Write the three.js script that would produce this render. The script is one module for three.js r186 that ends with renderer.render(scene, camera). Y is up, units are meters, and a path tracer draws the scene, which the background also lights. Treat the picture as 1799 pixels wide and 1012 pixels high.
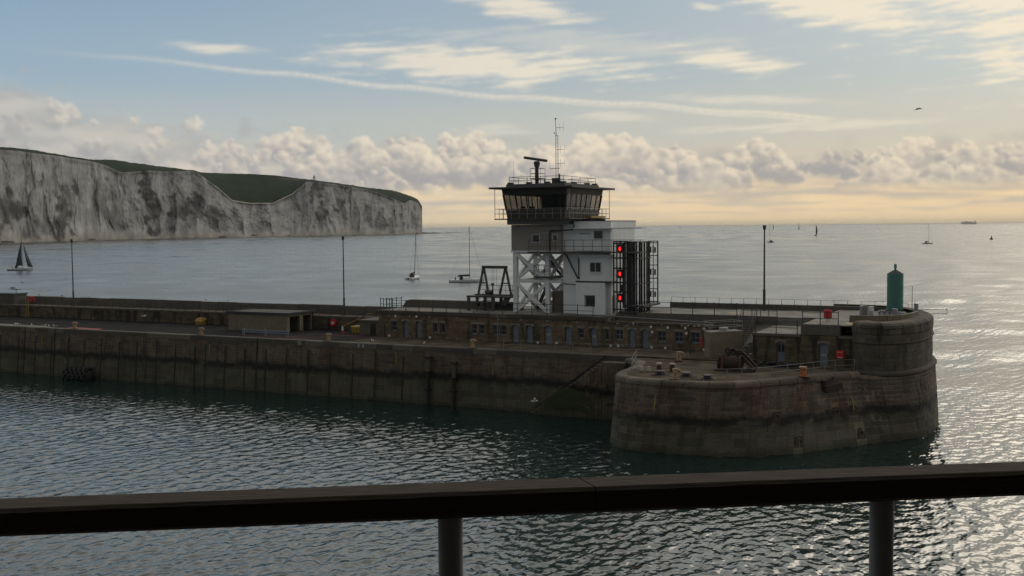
import * as THREE from 'three';


// ---------------------------------------------------------------- camera, sky, sun, exposure
const scene = new THREE.Scene();
const camera = new THREE.PerspectiveCamera(29.39, 16 / 9, 0.1, 120000);
camera.position.set(0, 20, 106.5);
camera.rotation.order = 'YXZ';
camera.rotation.set(THREE.MathUtils.degToRad(-3.18), THREE.MathUtils.degToRad(27), -0.0087);
const renderer = new THREE.WebGLRenderer({ antialias: true });
renderer.toneMapping = THREE.LinearToneMapping;
renderer.toneMappingExposure = 1.0;
renderer.shadowMap.enabled = true;

// random numbers and noise, all seeded
let seed = 20241;
const rnd = () => { seed = (seed + 0x6d2b79f5) | 0; let t = Math.imul(seed ^ (seed >>> 15), 1 | seed); t = (t + Math.imul(t ^ (t >>> 7), 61 | t)) ^ t; return ((t ^ (t >>> 14)) >>> 0) / 4294967296; };
const rr = (a, b) => a + (b - a) * rnd();
const lerp = (a, b, t) => a + (b - a) * t;
const clamp = (x, a = 0, b = 1) => Math.min(b, Math.max(a, x));
const smooth = (a, b, x) => { const t = clamp((x - a) / (b - a)); return t * t * (3 - 2 * t); };
const table = (t, x) => { if (x <= t[0][0]) return t[0][1]; for (let i = 1; i < t.length; i++) if (x <= t[i][0]) { const k = (x - t[i - 1][0]) / (t[i][0] - t[i - 1][0]); return lerp(t[i - 1][1], t[i][1], k * k * (3 - 2 * k)); } return t[t.length - 1][1]; };
const GX = new Float32Array(4096), GY = new Float32Array(4096);
for (let i = 0; i < 4096; i++) { const a = rr(0, Math.PI * 2); GX[i] = Math.cos(a); GY[i] = Math.sin(a); }
const hash2 = (i, j) => (Math.imul(i, 73856093) ^ Math.imul(j, 19349663) ^ (Math.imul(i, 73856093) >>> 13)) & 4095;
// gradient noise, repeating after px and py cells when they are given
function noise(x, y, px = 0, py = 0) {
  let i = Math.floor(x), j = Math.floor(y);
  const fx = x - i, fy = y - j;
  let i1 = i + 1, j1 = j + 1;
  if (px) { i = ((i % px) + px) % px; i1 = ((i1 % px) + px) % px; }
  if (py) { j = ((j % py) + py) % py; j1 = ((j1 % py) + py) % py; }
  const u = fx * fx * fx * (fx * (fx * 6 - 15) + 10), v = fy * fy * fy * (fy * (fy * 6 - 15) + 10);
  const a = hash2(i, j), b = hash2(i1, j), c = hash2(i, j1), d = hash2(i1, j1);
  const n0 = GX[a] * fx + GY[a] * fy, n1 = GX[b] * (fx - 1) + GY[b] * fy, n2 = GX[c] * fx + GY[c] * (fy - 1), n3 = GX[d] * (fx - 1) + GY[d] * (fy - 1);
  return 1.5 * lerp(lerp(n0, n1, u), lerp(n2, n3, u), v);
}
function fbm(x, y, oct = 4, px = 0, py = 0) { let s = 0, a = 1, f = 1, w = 0; for (let o = 0; o < oct; o++) { s += a * noise(x * f + (px ? 0 : o * 17.3), y * f + (py ? 0 : o * 9.1), px * f, py * f); w += a; a *= 0.5; f *= 2; } return s / w; }
function billow(x, y, oct, px) { let s = 0, a = 1, f = 1, w = 0; for (let o = 0; o < oct; o++) { s += a * (1 - 2 * Math.abs(noise(x * f, y * f + o * 31.7, px * f))); w += a; a *= 0.52; f *= 2; } return s / w; }

// The sky: clear air from blue (left) to warm (right, where the sun stands behind cloud), a bank of cumulus
// all round the horizon, cirrus streaks and an old contrail. az = degrees right of the bearing the balcony faces, el = degrees up.
const SUN_AZ = 38, SUN_EL = 25;
const cumTop = [[-60, 6], [-36, 6.6], [-26, 7.0], [-24.4, 7.2], [-22.5, 6.5], [-20.5, 6.0], [-18, 5.4], [-15.5, 5.0], [-14, 4.7], [-12.5, 5.1], [-10.7, 5.3], [-9, 4.3], [-7, 4.6], [-4.9, 5.0], [-4, 4.0], [-2.7, 5.2], [-1.4, 4.8], [0, 4.6], [3, 4.2], [4.8, 4.3], [6.6, 4.4], [8.9, 3.9], [11, 4.2], [13, 4.3], [15, 3.7], [17, 4.2], [18.4, 3.8], [20.5, 4.1], [22.5, 4.1], [24.2, 4.3], [26, 4.2], [40, 4.6], [70, 5.2]];
const cirrus = [ // az, el, half width, half height, slope, strength
  [-1.6, 8.35, 9.2, 1.15, -0.045, 1.25], [0.3, 11.3, 4.4, 0.75, -0.17, 1.1], [16.0, 10.7, 5.6, 1.2, -0.2, 1.45], [11.0, 8.3, 3.6, 0.7, -0.13, 1.05],
  [-14.8, 8.95, 3.2, 0.32, -0.03, 1.0], [29, 14.5, 15, 8.5, -0.12, 2.1], [5.4, 5.6, 2.6, 0.35, 0.0, 0.55], [10, 10.95, 1.0, 0.22, -0.2, 0.7],
  [3.5, 9.3, 11, 0.9, -0.06, 0.35], [15, 4.9, 8, 0.3, 0.0, 0.5], [12, 6.3, 5, 0.3, -0.06, 0.5], [-1, 4.95, 3, 0.35, -0.05, 0.45]];
const cumTopAt = (az) => (Math.abs(az) > 27 ? 4.9 + 1.1 * noise(az * 0.1, 3.3, 36) + 0.5 * noise(az * 0.3, 8.1, 108) + 1.6 * Math.exp(-(((az + 30) / 9) ** 2)) : table(cumTop, az));
// cumulus heads: rounded puffs sorted into bins of one degree; the lower ones stand in front
const puffs = Array.from({ length: 360 }, () => []);
{
  const add = (az, el, r, z) => { for (let b = Math.floor(az - r - 0.4); b <= Math.floor(az + r + 0.4); b++) puffs[((b + 180) % 360 + 360) % 360].push([az, el, r, z]); };
  for (let az = -180; az < 180; az += 0.21) {
    const heap = noise(az * 0.23, 6.6, 0) + 0.5 * noise(az * 0.7, 1.6, 0), top = cumTopAt(az) + 0.6 * heap + 0.1, soft = smooth(-8, -20, az) * smooth(-60, -40, az);
    if (rnd() < 0.06 + 0.3 * soft - 0.2 * heap) continue;
    const t = Math.pow(rnd(), 0.7 + 0.5 * heap), r = (0.24 + 1.2 * Math.pow(rnd(), 2.4)) * lerp(1.25, 0.8, t) * (1 + 0.5 * heap), el = 1.7 + (top - 1.7) * t - r * (0.7 + 0.35 * rnd()), z = (1 - t) * 3 + rr(0, 0.8);
    add(az, el, r, z);
    for (let k = 0; k < 5; k++) { const w = rr(-0.4, 3.5), q = r * rr(0.18, 0.55); add(az + Math.cos(w) * r * 0.9, el + Math.sin(w) * r * 0.75, q, z + rr(-0.2, 0.3) + r * 0.25); }
  }
}
const wrap = (d) => (d > 180 ? d - 360 : d < -180 ? d + 360 : d);
function cumulus(az, el) { // [cover, light]
  const g1 = fbm(az * 0.9, el * 1.2, 3, 324), g2 = fbm(az * 0.9 + 0.5, el * 1.2 + 40, 3, 324), f1 = fbm(az * 4, el * 5, 3, 1440), A = az + 0.3 * g1 + 0.1 * f1, E = el + 0.24 * g2 - 0.08 * f1;
  let W = 0, cov = -1, lam = 0;
  for (const p of puffs[((Math.floor(az) + 180) % 360 + 360) % 360]) {
    const r = p[2], dx = wrap(A - p[0]) / r, dy = (E - p[1]) / r, d2 = dx * dx + dy * dy; if (d2 > 1) continue;
    const h = Math.sqrt(1 - d2), c = 1 - Math.sqrt(d2), k = Math.exp(4.5 * (p[3] + h * r)) * smooth(0, 0.3, c); if (c > cov) cov = c;
    W += k; lam += k * (dx * 0.5 + dy * 0.78 - h * 0.34);
  }
  return [cov, W ? lam / W : 0];
}
const SKY_L = [[[0, 0.60], [2, 0.53], [5, 0.41], [8, 0.285], [12, 0.215], [20, 0.76], [40, 0.78], [90, 0.31]], [[0, 0.54], [2, 0.53], [5, 0.485], [8, 0.415], [12, 0.35], [20, 0.76], [40, 0.77], [90, 0.32]], [[0, 0.44], [2, 0.49], [5, 0.52], [8, 0.535], [12, 0.495], [20, 0.74], [40, 0.73], [90, 0.34]]];
const SKY_R = [[[0, 0.76], [2, 0.74], [5, 0.60], [8, 0.49], [12, 0.45], [20, 1.0], [40, 0.92], [90, 0.30]], [[0, 0.57], [2, 0.60], [5, 0.57], [8, 0.53], [12, 0.505], [20, 0.97], [40, 0.90], [90, 0.32]], [[0, 0.335], [2, 0.40], [5, 0.475], [8, 0.515], [12, 0.53], [20, 0.90], [40, 0.85], [90, 0.36]]];
const TRAIL = [[-26, 8.6], [-19.2, 8.35], [-11.7, 7.8], [-6, 7.2], [0, 6.65], [6, 6.22], [11.8, 5.62], [17, 5.1]];
function skyColor(az, el) {
  const w = smooth(-44, 36, az) * (1 - smooth(110, 180, az)), back = smooth(60, 150, Math.abs(az - 10)), e = Math.max(el, 0);
  const d2 = (az - SUN_AZ) ** 2 * 0.55 + (e - SUN_EL) ** 2 * 1.2, glow = Math.exp(-d2 / 220);
  const c = [0, 1, 2].map((k) => lerp(table(SKY_L[k], e), table(SKY_R[k], e), w) * lerp(1, [0.42, 0.41, 0.40][k], back) + glow * [0.85, 0.79, 0.66][k]);
  if (el > 42) return c;
  // cirrus
  let a = 0;
  const streak = 0.5 + 0.5 * fbm(az * 0.24 + el * 0.5, el * 3.6 - az * 0.28, 5), wisp = 0.5 + 0.5 * fbm(az * 1.1 + el, el * 7 - az * 0.7, 3);
  for (const [ca, ce, wa, we, sl, st] of cirrus) {
    const da = az - ca; if (Math.abs(da) > wa * 1.6) continue;
    const de = (el - ce - sl * da) + 0.25 * we * noise(az * 0.6, ce * 7);
    const m = 1 - Math.sqrt((da / wa) ** 2 + (de / we) ** 2);
    a = Math.max(a, st * smooth(-0.1, 0.8, m + (streak - 0.5) * 1.4 + (wisp - 0.5) * 0.35) * (0.5 + 0.7 * streak));
  }
  if (el > 4) a = Math.max(a, 0.55 * smooth(0.56, 0.86, streak * (0.75 + 0.5 * fbm(az * 0.06 + 3, el * 0.1, 3))) * smooth(4, 9, el) * (1 - smooth(30, 42, el)) * (Math.abs(az) > 25 || el > 11.7 ? 1 : 0.25));
  // contrail, two lines that drift apart
  if (az > -26 && az < 17) {
    const y = table(TRAIL, az);
    const puff = 0.65 + 0.7 * Math.abs(noise(az * 6, 2.2)), on = smooth(-26, -10, az) * (1 - smooth(15.5, 17, az));
    for (const [o, s] of [[0.1, 0.85], [-0.08, 0.6]]) a = Math.max(a, s * on * puff * Math.exp(-(((el - y - o * (0.7 + 0.02 * az)) / 0.075) ** 2)));
  }
  const cir = [lerp(0.62, 0.93, w), lerp(0.62, 0.82, w), lerp(0.59, 0.63, w)];
  a = clamp(a, 0, 0.95);
  for (let k = 0; k < 3; k++) c[k] = lerp(c[k], Math.max(c[k], cir[k] ), a);
  if (el < 10.5) {
    const top = cumTopAt(az);
    // thin grey scraps above the bank
    const scrap = smooth(0.2, 0.55, fbm(az * 0.55 + 20, el * 1.1, 5)) * smooth(top + 2.1, top + 0.4, el) * smooth(6, -14, az) * 0.7;
    const grey0 = [0.43, 0.43, 0.44]; for (let k = 0; k < 3; k++) c[k] = lerp(c[k], grey0[k], scrap);
    // hazy body of the bank and flat layers under it
    const body = smooth(top + 0.25, top - 1.1, el + 0.9 * fbm(az * 0.5, el * 0.9, 4, 180)), low = 1 - smooth(1.5, 2.9, el + 0.4 * noise(az * 0.2, 5));
    const st = smooth(-0.3, 0.4, fbm(az * 0.13, el * 2.8, 4) + 0.3 * fbm(az * 0.55, el * 5.5, 3));
    const warm = [lerp(0.80, 0.98, w), lerp(0.68, 0.72, w), lerp(0.49, 0.41, w)], grey = [lerp(0.43, 0.47, w), lerp(0.425, 0.435, w), lerp(0.42, 0.39, w)], pale = [lerp(0.58, 0.66, w), lerp(0.55, 0.58, w), lerp(0.50, 0.46, w)];
    const mist = 0.5 + 0.5 * fbm(az * 0.35 + 11, el * 1.2, 4);
    for (let k = 0; k < 3; k++) c[k] = lerp(c[k], lerp(grey[k], pale[k], smooth(0.3, 0.72, mist)), body * 0.8);
    for (let k = 0; k < 3; k++) c[k] = lerp(c[k], lerp(warm[k], grey[k], st * 0.7 * smooth(0, 1.2, el)), low * 0.85);
    const [cov, lam] = cumulus(az, el);
    if (cov > 0) {
      const soft = lerp(0.6, 0.26, smooth(-22, -4, az)), al = smooth(0, soft, cov) * smooth(1.3, 2.4, el) * lerp(0.6, 0.86, smooth(-24, -4, az));
      const fine = fbm(az * 2.2, el * 2.8, 4, 792), up = smooth(1.9, top, el), T = clamp(0.30 + 0.16 * mist + 0.55 * lam + 0.3 * up + fine * 0.36 - 0.25 * smooth(0.1, -0.5, fbm(az * 0.16 + 60, el * 0.3, 3)) + 0.3 * (1 - smooth(0, 0.25, cov)) * up);
      const lt = [lerp(0.80, 0.90, w), lerp(0.72, 0.76, w), lerp(0.60, 0.56, w)], sh = [lerp(0.345, 0.39, w), lerp(0.35, 0.37, w), lerp(0.375, 0.36, w)];
      for (let k = 0; k < 3; k++) c[k] = lerp(c[k], lerp(sh[k], lt[k], T * T * (3 - 2 * T)) , al);
    }
  }
  return c;
}
{
  const W = 4096, H = 2048, data = new Float32Array(W * H * 4);
  const put = (r, col, c) => { const o = (r * W + col) * 4; data[o] = c[0]; data[o + 1] = c[1]; data[o + 2] = c[2]; data[o + 3] = 1; };
  for (let r = 0; r < H; r++) {
    const el = ((r + 0.5) / H - 0.5) * 180, base = el < 0 ? W : el < 13 ? 1 : el < 42 ? 4 : 32;
    if (el > 13 && r % (base > 4 ? 8 : 2)) { data.copyWithin(r * W * 4, (r - 1) * W * 4, r * W * 4); continue; }
    for (let col = 0, step; col < W; col += step) {
      const rough = (((col / W - 0.5) * 360 + 117 + 540) % 360) - 180; step = base === 1 && Math.abs(rough) > 34 && col % 4 === 0 ? 4 : base;
      const th = ((col + step / 2) / W - 0.5) * 360; // atan2(z, x)
      let az = th + 90 + 27; az = ((az + 180) % 360 + 360) % 360 - 180;
      const c = el < 0 ? [0.16, 0.18, 0.18] : skyColor(az, el);
      for (let k = 0; k < step; k++) put(r, col + k, c);
    }
  }
  const sky = new THREE.DataTexture(data, W, H, THREE.RGBAFormat, THREE.FloatType);
  sky.mapping = THREE.EquirectangularReflectionMapping; sky.magFilter = THREE.LinearFilter; sky.minFilter = THREE.LinearFilter; sky.needsUpdate = true;
  scene.background = sky; scene.environment = sky;
}
const sun = new THREE.DirectionalLight(new THREE.Color(1.0, 0.86, 0.66), 0.5);
{
  const f = THREE.MathUtils.degToRad(SUN_AZ - 27), e = THREE.MathUtils.degToRad(SUN_EL);
  sun.position.set(-45 + 300 * Math.sin(f) * Math.cos(e), 300 * Math.sin(e), -300 * Math.cos(f) * Math.cos(e));
  sun.target.position.set(-45, 0, 0); sun.name = 'sun';
  sun.castShadow = true; sun.shadow.radius = 60; sun.shadow.mapSize.set(4096, 4096);
  Object.assign(sun.shadow.camera, { left: -120, right: 120, top: 120, bottom: -60, near: 1, far: 700 });
  scene.add(sun, sun.target);
}

// ---------------------------------------------------------------- helpers
const V = (x, y, z) => new THREE.Vector3(x, y, z);
class G { // collects triangles: flat faces unless normals are given; uv in metres
  constructor() { this.p = []; this.n = []; this.u = []; this.c = null; }
  tri(a, b, c, ua, ub, uc, na, nb, nc) {
    const n = na ? null : b.clone().sub(a).cross(c.clone().sub(a)).normalize();
    const uv = ua ? [ua, ub, uc] : [a, b, c].map((q) => { const m = n || na, x = Math.abs(m.x), y = Math.abs(m.y), z = Math.abs(m.z); return y > x && y > z ? [q.x, q.z] : x > z ? [q.z, q.y] : [q.x, q.y]; });
    [a, b, c].forEach((q, i) => { this.p.push(q.x, q.y, q.z); const m = n || [na, nb, nc][i]; this.n.push(m.x, m.y, m.z); this.u.push(uv[i][0], uv[i][1]); if (this.c) this.c.push(...this.tint); });
    return this;
  }
  quad(a, b, c, d, ua, ub, uc, ud) { this.tri(a, b, c, ua, ub, uc); return this.tri(a, c, d, ua, uc, ud); }
  colored(t) { if (!this.c) this.c = []; this.tint = t; return this; }
  hexa(b, t) { // b, t: four corners each, anticlockwise seen from above
    this.quad(t[0], t[1], t[2], t[3]); this.quad(b[3], b[2], b[1], b[0]);
    for (let i = 0; i < 4; i++) { const j = (i + 1) % 4; this.quad(b[i], b[j], t[j], t[i]); }
    return this;
  }
  box(x0, x1, y0, y1, z0, z1, ch = 0) {
    if (ch > 0) return this.add(chamferBox(x1 - x0, y1 - y0, z1 - z0, ch), new THREE.Matrix4().makeTranslation((x0 + x1) / 2, (y0 + y1) / 2, (z0 + z1) / 2), true);
    const q = (y) => [V(x0, y, z1), V(x1, y, z1), V(x1, y, z0), V(x0, y, z0)];
    return this.hexa(q(y0), q(y1));
  }
  bar(a, b, w, h = w, up = V(0, 1, 0)) { // rectangular bar from a to b
    const d = b.clone().sub(a).normalize(); if (Math.abs(d.dot(up)) > 0.99) up = V(1, 0, 0);
    const s = d.clone().cross(up).normalize().multiplyScalar(w / 2), t = s.clone().normalize().cross(d).normalize().multiplyScalar(h / 2);
    const ring = (p) => [p.clone().sub(s).sub(t), p.clone().add(s).sub(t), p.clone().add(s).add(t), p.clone().sub(s).add(t)];
    const A = ring(a), B = ring(b);
    this.quad(A[3], A[2], A[1], A[0]); this.quad(B[0], B[1], B[2], B[3]);
    for (let i = 0; i < 4; i++) { const j = (i + 1) % 4; this.quad(A[i], A[j], B[j], B[i]); }
    return this;
  }
  cyl(a, b, r0, r1 = r0, seg = 8, caps = true) {
    const d = b.clone().sub(a).normalize(), up = Math.abs(d.y) > 0.9 ? V(1, 0, 0) : V(0, 1, 0), s = d.clone().cross(up).normalize(), t = s.clone().cross(d).normalize();
    const dir = (k) => { const w = (k / seg) * Math.PI * 2; return s.clone().multiplyScalar(Math.cos(w)).addScaledVector(t, -Math.sin(w)); };
    const len = a.distanceTo(b);
    for (let k = 0; k < seg; k++) {
      const m = dir(k), n = dir(k + 1), A = a.clone().addScaledVector(m, r0), B = a.clone().addScaledVector(n, r0), C = b.clone().addScaledVector(n, r1), D = b.clone().addScaledVector(m, r1);
      const u0 = (k / seg) * 6.28 * r0, u1 = ((k + 1) / seg) * 6.28 * r0;
      if (r0 > 1e-6) this.tri(A, B, C, [u0, 0], [u1, 0], [u1, len], m, n, n);
      if (r1 > 1e-6) this.tri(A, C, D, [u0, 0], [u1, len], [u0, len], m, n, m);
      if (caps) { if (r1 > 1e-6) this.tri(D, C, b); if (r0 > 1e-6) this.tri(B, A, a); }
    }
    return this;
  }
  tube(pts, r, seg = 6) { for (let i = 1; i < pts.length; i++) this.cyl(pts[i - 1], pts[i], r, r, seg, i === 1 || i === pts.length - 1); return this; }
  add(geo, m, world) {
    const g = geo.index ? geo.toNonIndexed() : geo.clone();
    if (m) g.applyMatrix4(m);
    const p = g.attributes.position, n = g.attributes.normal, u = g.attributes.uv;
    for (let i = 0; i < p.count; i++) {
      this.p.push(p.getX(i), p.getY(i), p.getZ(i)); this.n.push(n.getX(i), n.getY(i), n.getZ(i));
      if (u && !world) this.u.push(u.getX(i), u.getY(i));
      else { const x = Math.abs(n.getX(i)), y = Math.abs(n.getY(i)), z = Math.abs(n.getZ(i)); this.u.push(...(y > x && y > z ? [p.getX(i), p.getZ(i)] : x > z ? [p.getZ(i), p.getY(i)] : [p.getX(i), p.getY(i)])); }
      if (this.c) this.c.push(...this.tint);
    }
    return this;
  }
  build() {
    const g = new THREE.BufferGeometry();
    g.setAttribute('position', new THREE.Float32BufferAttribute(this.p, 3)); g.setAttribute('normal', new THREE.Float32BufferAttribute(this.n, 3)); g.setAttribute('uv', new THREE.Float32BufferAttribute(this.u, 2));
    if (this.c) g.setAttribute('color', new THREE.Float32BufferAttribute(this.c, 3));
    return g;
  }
}
const chamfers = new Map();
function chamferBox(w, h, d, c) {
  const key = [w, h, d, c].map((x) => x.toFixed(4)).join();
  if (chamfers.has(key)) return chamfers.get(key);
  const s = new THREE.Shape(), x = w / 2 - c, y = h / 2 - c;
  s.moveTo(-x, -h / 2 + c); s.lineTo(x, -y); s.lineTo(x, y); s.lineTo(-x, y); s.closePath();
  const g = new THREE.ExtrudeGeometry(s, { depth: d - 2 * c, bevelEnabled: true, bevelThickness: c, bevelSize: c, bevelSegments: 1 });
  g.translate(0, 0, -d / 2 + c); chamfers.set(key, g); return g;
}
const prism = (pts, y0, y1) => { // pts: [x, z] outline; a slab from y0 to y1
  const s = new THREE.Shape(pts.map(([x, z]) => new THREE.Vector2(x, -z))), g = new THREE.ExtrudeGeometry(s, { depth: y1 - y0, bevelEnabled: false });
  g.rotateX(-Math.PI / 2); g.translate(0, y0, 0); return new G().add(g, null, true);
};
const plate = (pts, holes, z0, z1) => { // an upright slab in x, y with holes
  const s = new THREE.Shape(pts.map(([x, y]) => new THREE.Vector2(x, y)));
  for (const h of holes) s.holes.push(new THREE.Path(h.map(([x, y]) => new THREE.Vector2(x, y))));
  const g = new THREE.ExtrudeGeometry(s, { depth: z1 - z0, bevelEnabled: false }); g.translate(0, 0, z0); return new G().add(g, null, true);
};
const rect = (x0, x1, y0, y1) => [[x0, y0], [x1, y0], [x1, y1], [x0, y1]];
const arched = (x0, x1, y0, y1, rise) => { const o = [[x0, y0], [x1, y0]]; for (let i = 0; i <= 6; i++) { const t = i / 6; o.push([lerp(x1, x0, t), y1 - rise + rise * Math.sin(Math.PI * t)]); } return o; };

const taken = new Map();
const numbered = (n) => { const k = taken.get(n) || 0; taken.set(n, k + 1); return k ? n + '_' + String(k).padStart(3, '0') : n; };
const tag = (o, label, category, group) => { o.userData.label = label; o.userData.category = category; if (group) o.userData.group = group; return o; };
function thing(name, label, category, [x, y, z] = [0, 0, 0], group) { const o = new THREE.Group(); o.name = numbered(name); o.position.set(x, y, z); o.userData.base = V(x, y, z); scene.add(o); return tag(o, label, category, group); }
const lit = (m) => { m.castShadow = true; m.receiveShadow = true; return m; };
const rootBase = (o) => { while (o && !o.userData.base) o = o.parent; return o ? o.userData.base : V(0, 0, 0); };
function part(parent, name, g, mat, label) { // g in world metres
  const geo = g instanceof G ? g.build() : g, b = rootBase(parent);
  geo.translate(-b.x, -b.y, -b.z);
  const m = lit(new THREE.Mesh(geo, mat)); m.name = name; if (label) m.userData.label = label; parent.add(m); return m;
}
function single(name, g, mat, label, category, group) { const m = lit(new THREE.Mesh(g instanceof G ? g.build() : g, mat)); m.name = numbered(name); scene.add(m); return tag(m, label, category, group); }
function structure(name, g, mat) { const m = lit(new THREE.Mesh(g instanceof G ? g.build() : g, mat)); m.name = numbered(name); m.userData.kind = 'structure'; scene.add(m); return m; }
function copy(o, [x, y, z], turn, label) { const c = o.clone(); c.name = numbered(o.name.replace(/_\d{3}$/, '')); c.userData = { ...o.userData, base: V(x, y, z) }; c.position.set(x, y, z); if (turn !== undefined) c.rotation.y = turn; if (label) c.userData.label = label; scene.add(c); return c; }

// ---------------------------------------------------------------- textures and materials
function texture(w, h, fn, { srgb = true, tile = 1, tileY = tile } = {}) {
  const d = new Uint8Array(w * h * 4);
  for (let j = 0; j < h; j++) for (let i = 0; i < w; i++) { const c = fn((i + 0.5) / w, (j + 0.5) / h), o = (j * w + i) * 4; for (let k = 0; k < 3; k++) d[o + k] = clamp((c.length ? c[k] : c), 0, 1) * 255; d[o + 3] = 255; }
  const t = new THREE.DataTexture(d, w, h); t.wrapS = t.wrapT = THREE.RepeatWrapping; t.magFilter = THREE.LinearFilter; t.minFilter = THREE.LinearMipmapLinearFilter;
  if (srgb) t.colorSpace = THREE.SRGBColorSpace; t.repeat.set(1 / tile, 1 / tileY); t.needsUpdate = true; return t;
}
const mottled = texture(512, 512, (u, v) => { const n = 0.5 + 0.5 * fbm(u * 8, v * 8, 6, 8, 8), s = 0.5 + 0.5 * fbm(u * 24 + 3, v * 6, 3, 24, 6), k = 0.72 + 0.22 * n + 0.12 * s - (noise(u * 64, v * 64, 64, 64) > 0.55 ? 0.12 : 0); return [k, k * 0.99, k * 0.97]; }, { tile: 5 });
const paintWorn = texture(512, 512, (u, v) => { const n = 0.5 + 0.5 * fbm(u * 6, v * 6, 6, 6, 6), st = 0.5 + 0.5 * fbm(u * 40, v * 3, 3, 40, 3), k = 0.9 + 0.07 * n - 0.09 * smooth(0.62, 0.85, st); return [k, k * 0.995, k * 0.98]; }, { tile: 6 });
const rusty = texture(256, 256, (u, v) => { const n = 0.5 + 0.5 * fbm(u * 6, v * 6, 5, 6, 6), r = smooth(0.54, 0.62, n + 0.1 * noise(u * 30, v * 30, 30, 30)); return [lerp(0.92, 0.6, r), lerp(0.86, 0.36, r), lerp(0.76, 0.2, r)]; }, { tile: 1.1 });
const grit = texture(256, 256, (u, v) => 0.5 + 0.3 * fbm(u * 16, v * 16, 4, 16, 16), { srgb: false, tile: 1.2 });
const tarmac = texture(1024, 1024, (u, v) => { const n = fbm(u * 6, v * 6, 5, 6, 6), s = fbm(u * 3 + 5, v * 14, 4, 3, 14), k = 0.72 + 0.2 * n + 0.14 * s; return [k, k, k]; }, { tile: 16 });
const deckStone = texture(1024, 1024, (u, v) => { const n = fbm(u * 5, v * 5, 6, 5, 5), s = fbm(u * 4 + 5, v * 18, 5, 4, 18), r = smooth(0.1, 0.45, fbm(u * 7 + 9, v * 7, 4, 7, 7)); const k = 0.7 + 0.3 * n + 0.2 * s; return [k * (1 + 0.12 * r), k, k * (0.96 - 0.1 * r)]; }, { tile: 11 });
const grain = texture(512, 128, (u, v) => { const w = v * 22 + 1.3 * fbm(u * 3, v * 4, 3, 3, 4), f = 0.5 + 0.5 * fbm(u * 8, v * 60, 4, 8, 60), k = 0.6 + 0.2 * (0.5 + 0.5 * Math.sin(w * 3)) + 0.7 * (f - 0.5); return [k, k * 0.96, k * 0.92]; }, { tile: 0.6, tileY: 0.12 });
const lin = (r, g, b) => new THREE.Color().setRGB(r, g, b);
const std = (c, rough = 0.8, o = {}) => new THREE.MeshStandardMaterial({ color: Array.isArray(c) ? lin(...c) : new THREE.Color(c), roughness: rough, ...o });
const matte = (c, o = {}) => new THREE.MeshPhysicalMaterial({ color: lin(...c), roughness: 1, specularIntensity: 0.15, ...o });
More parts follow.
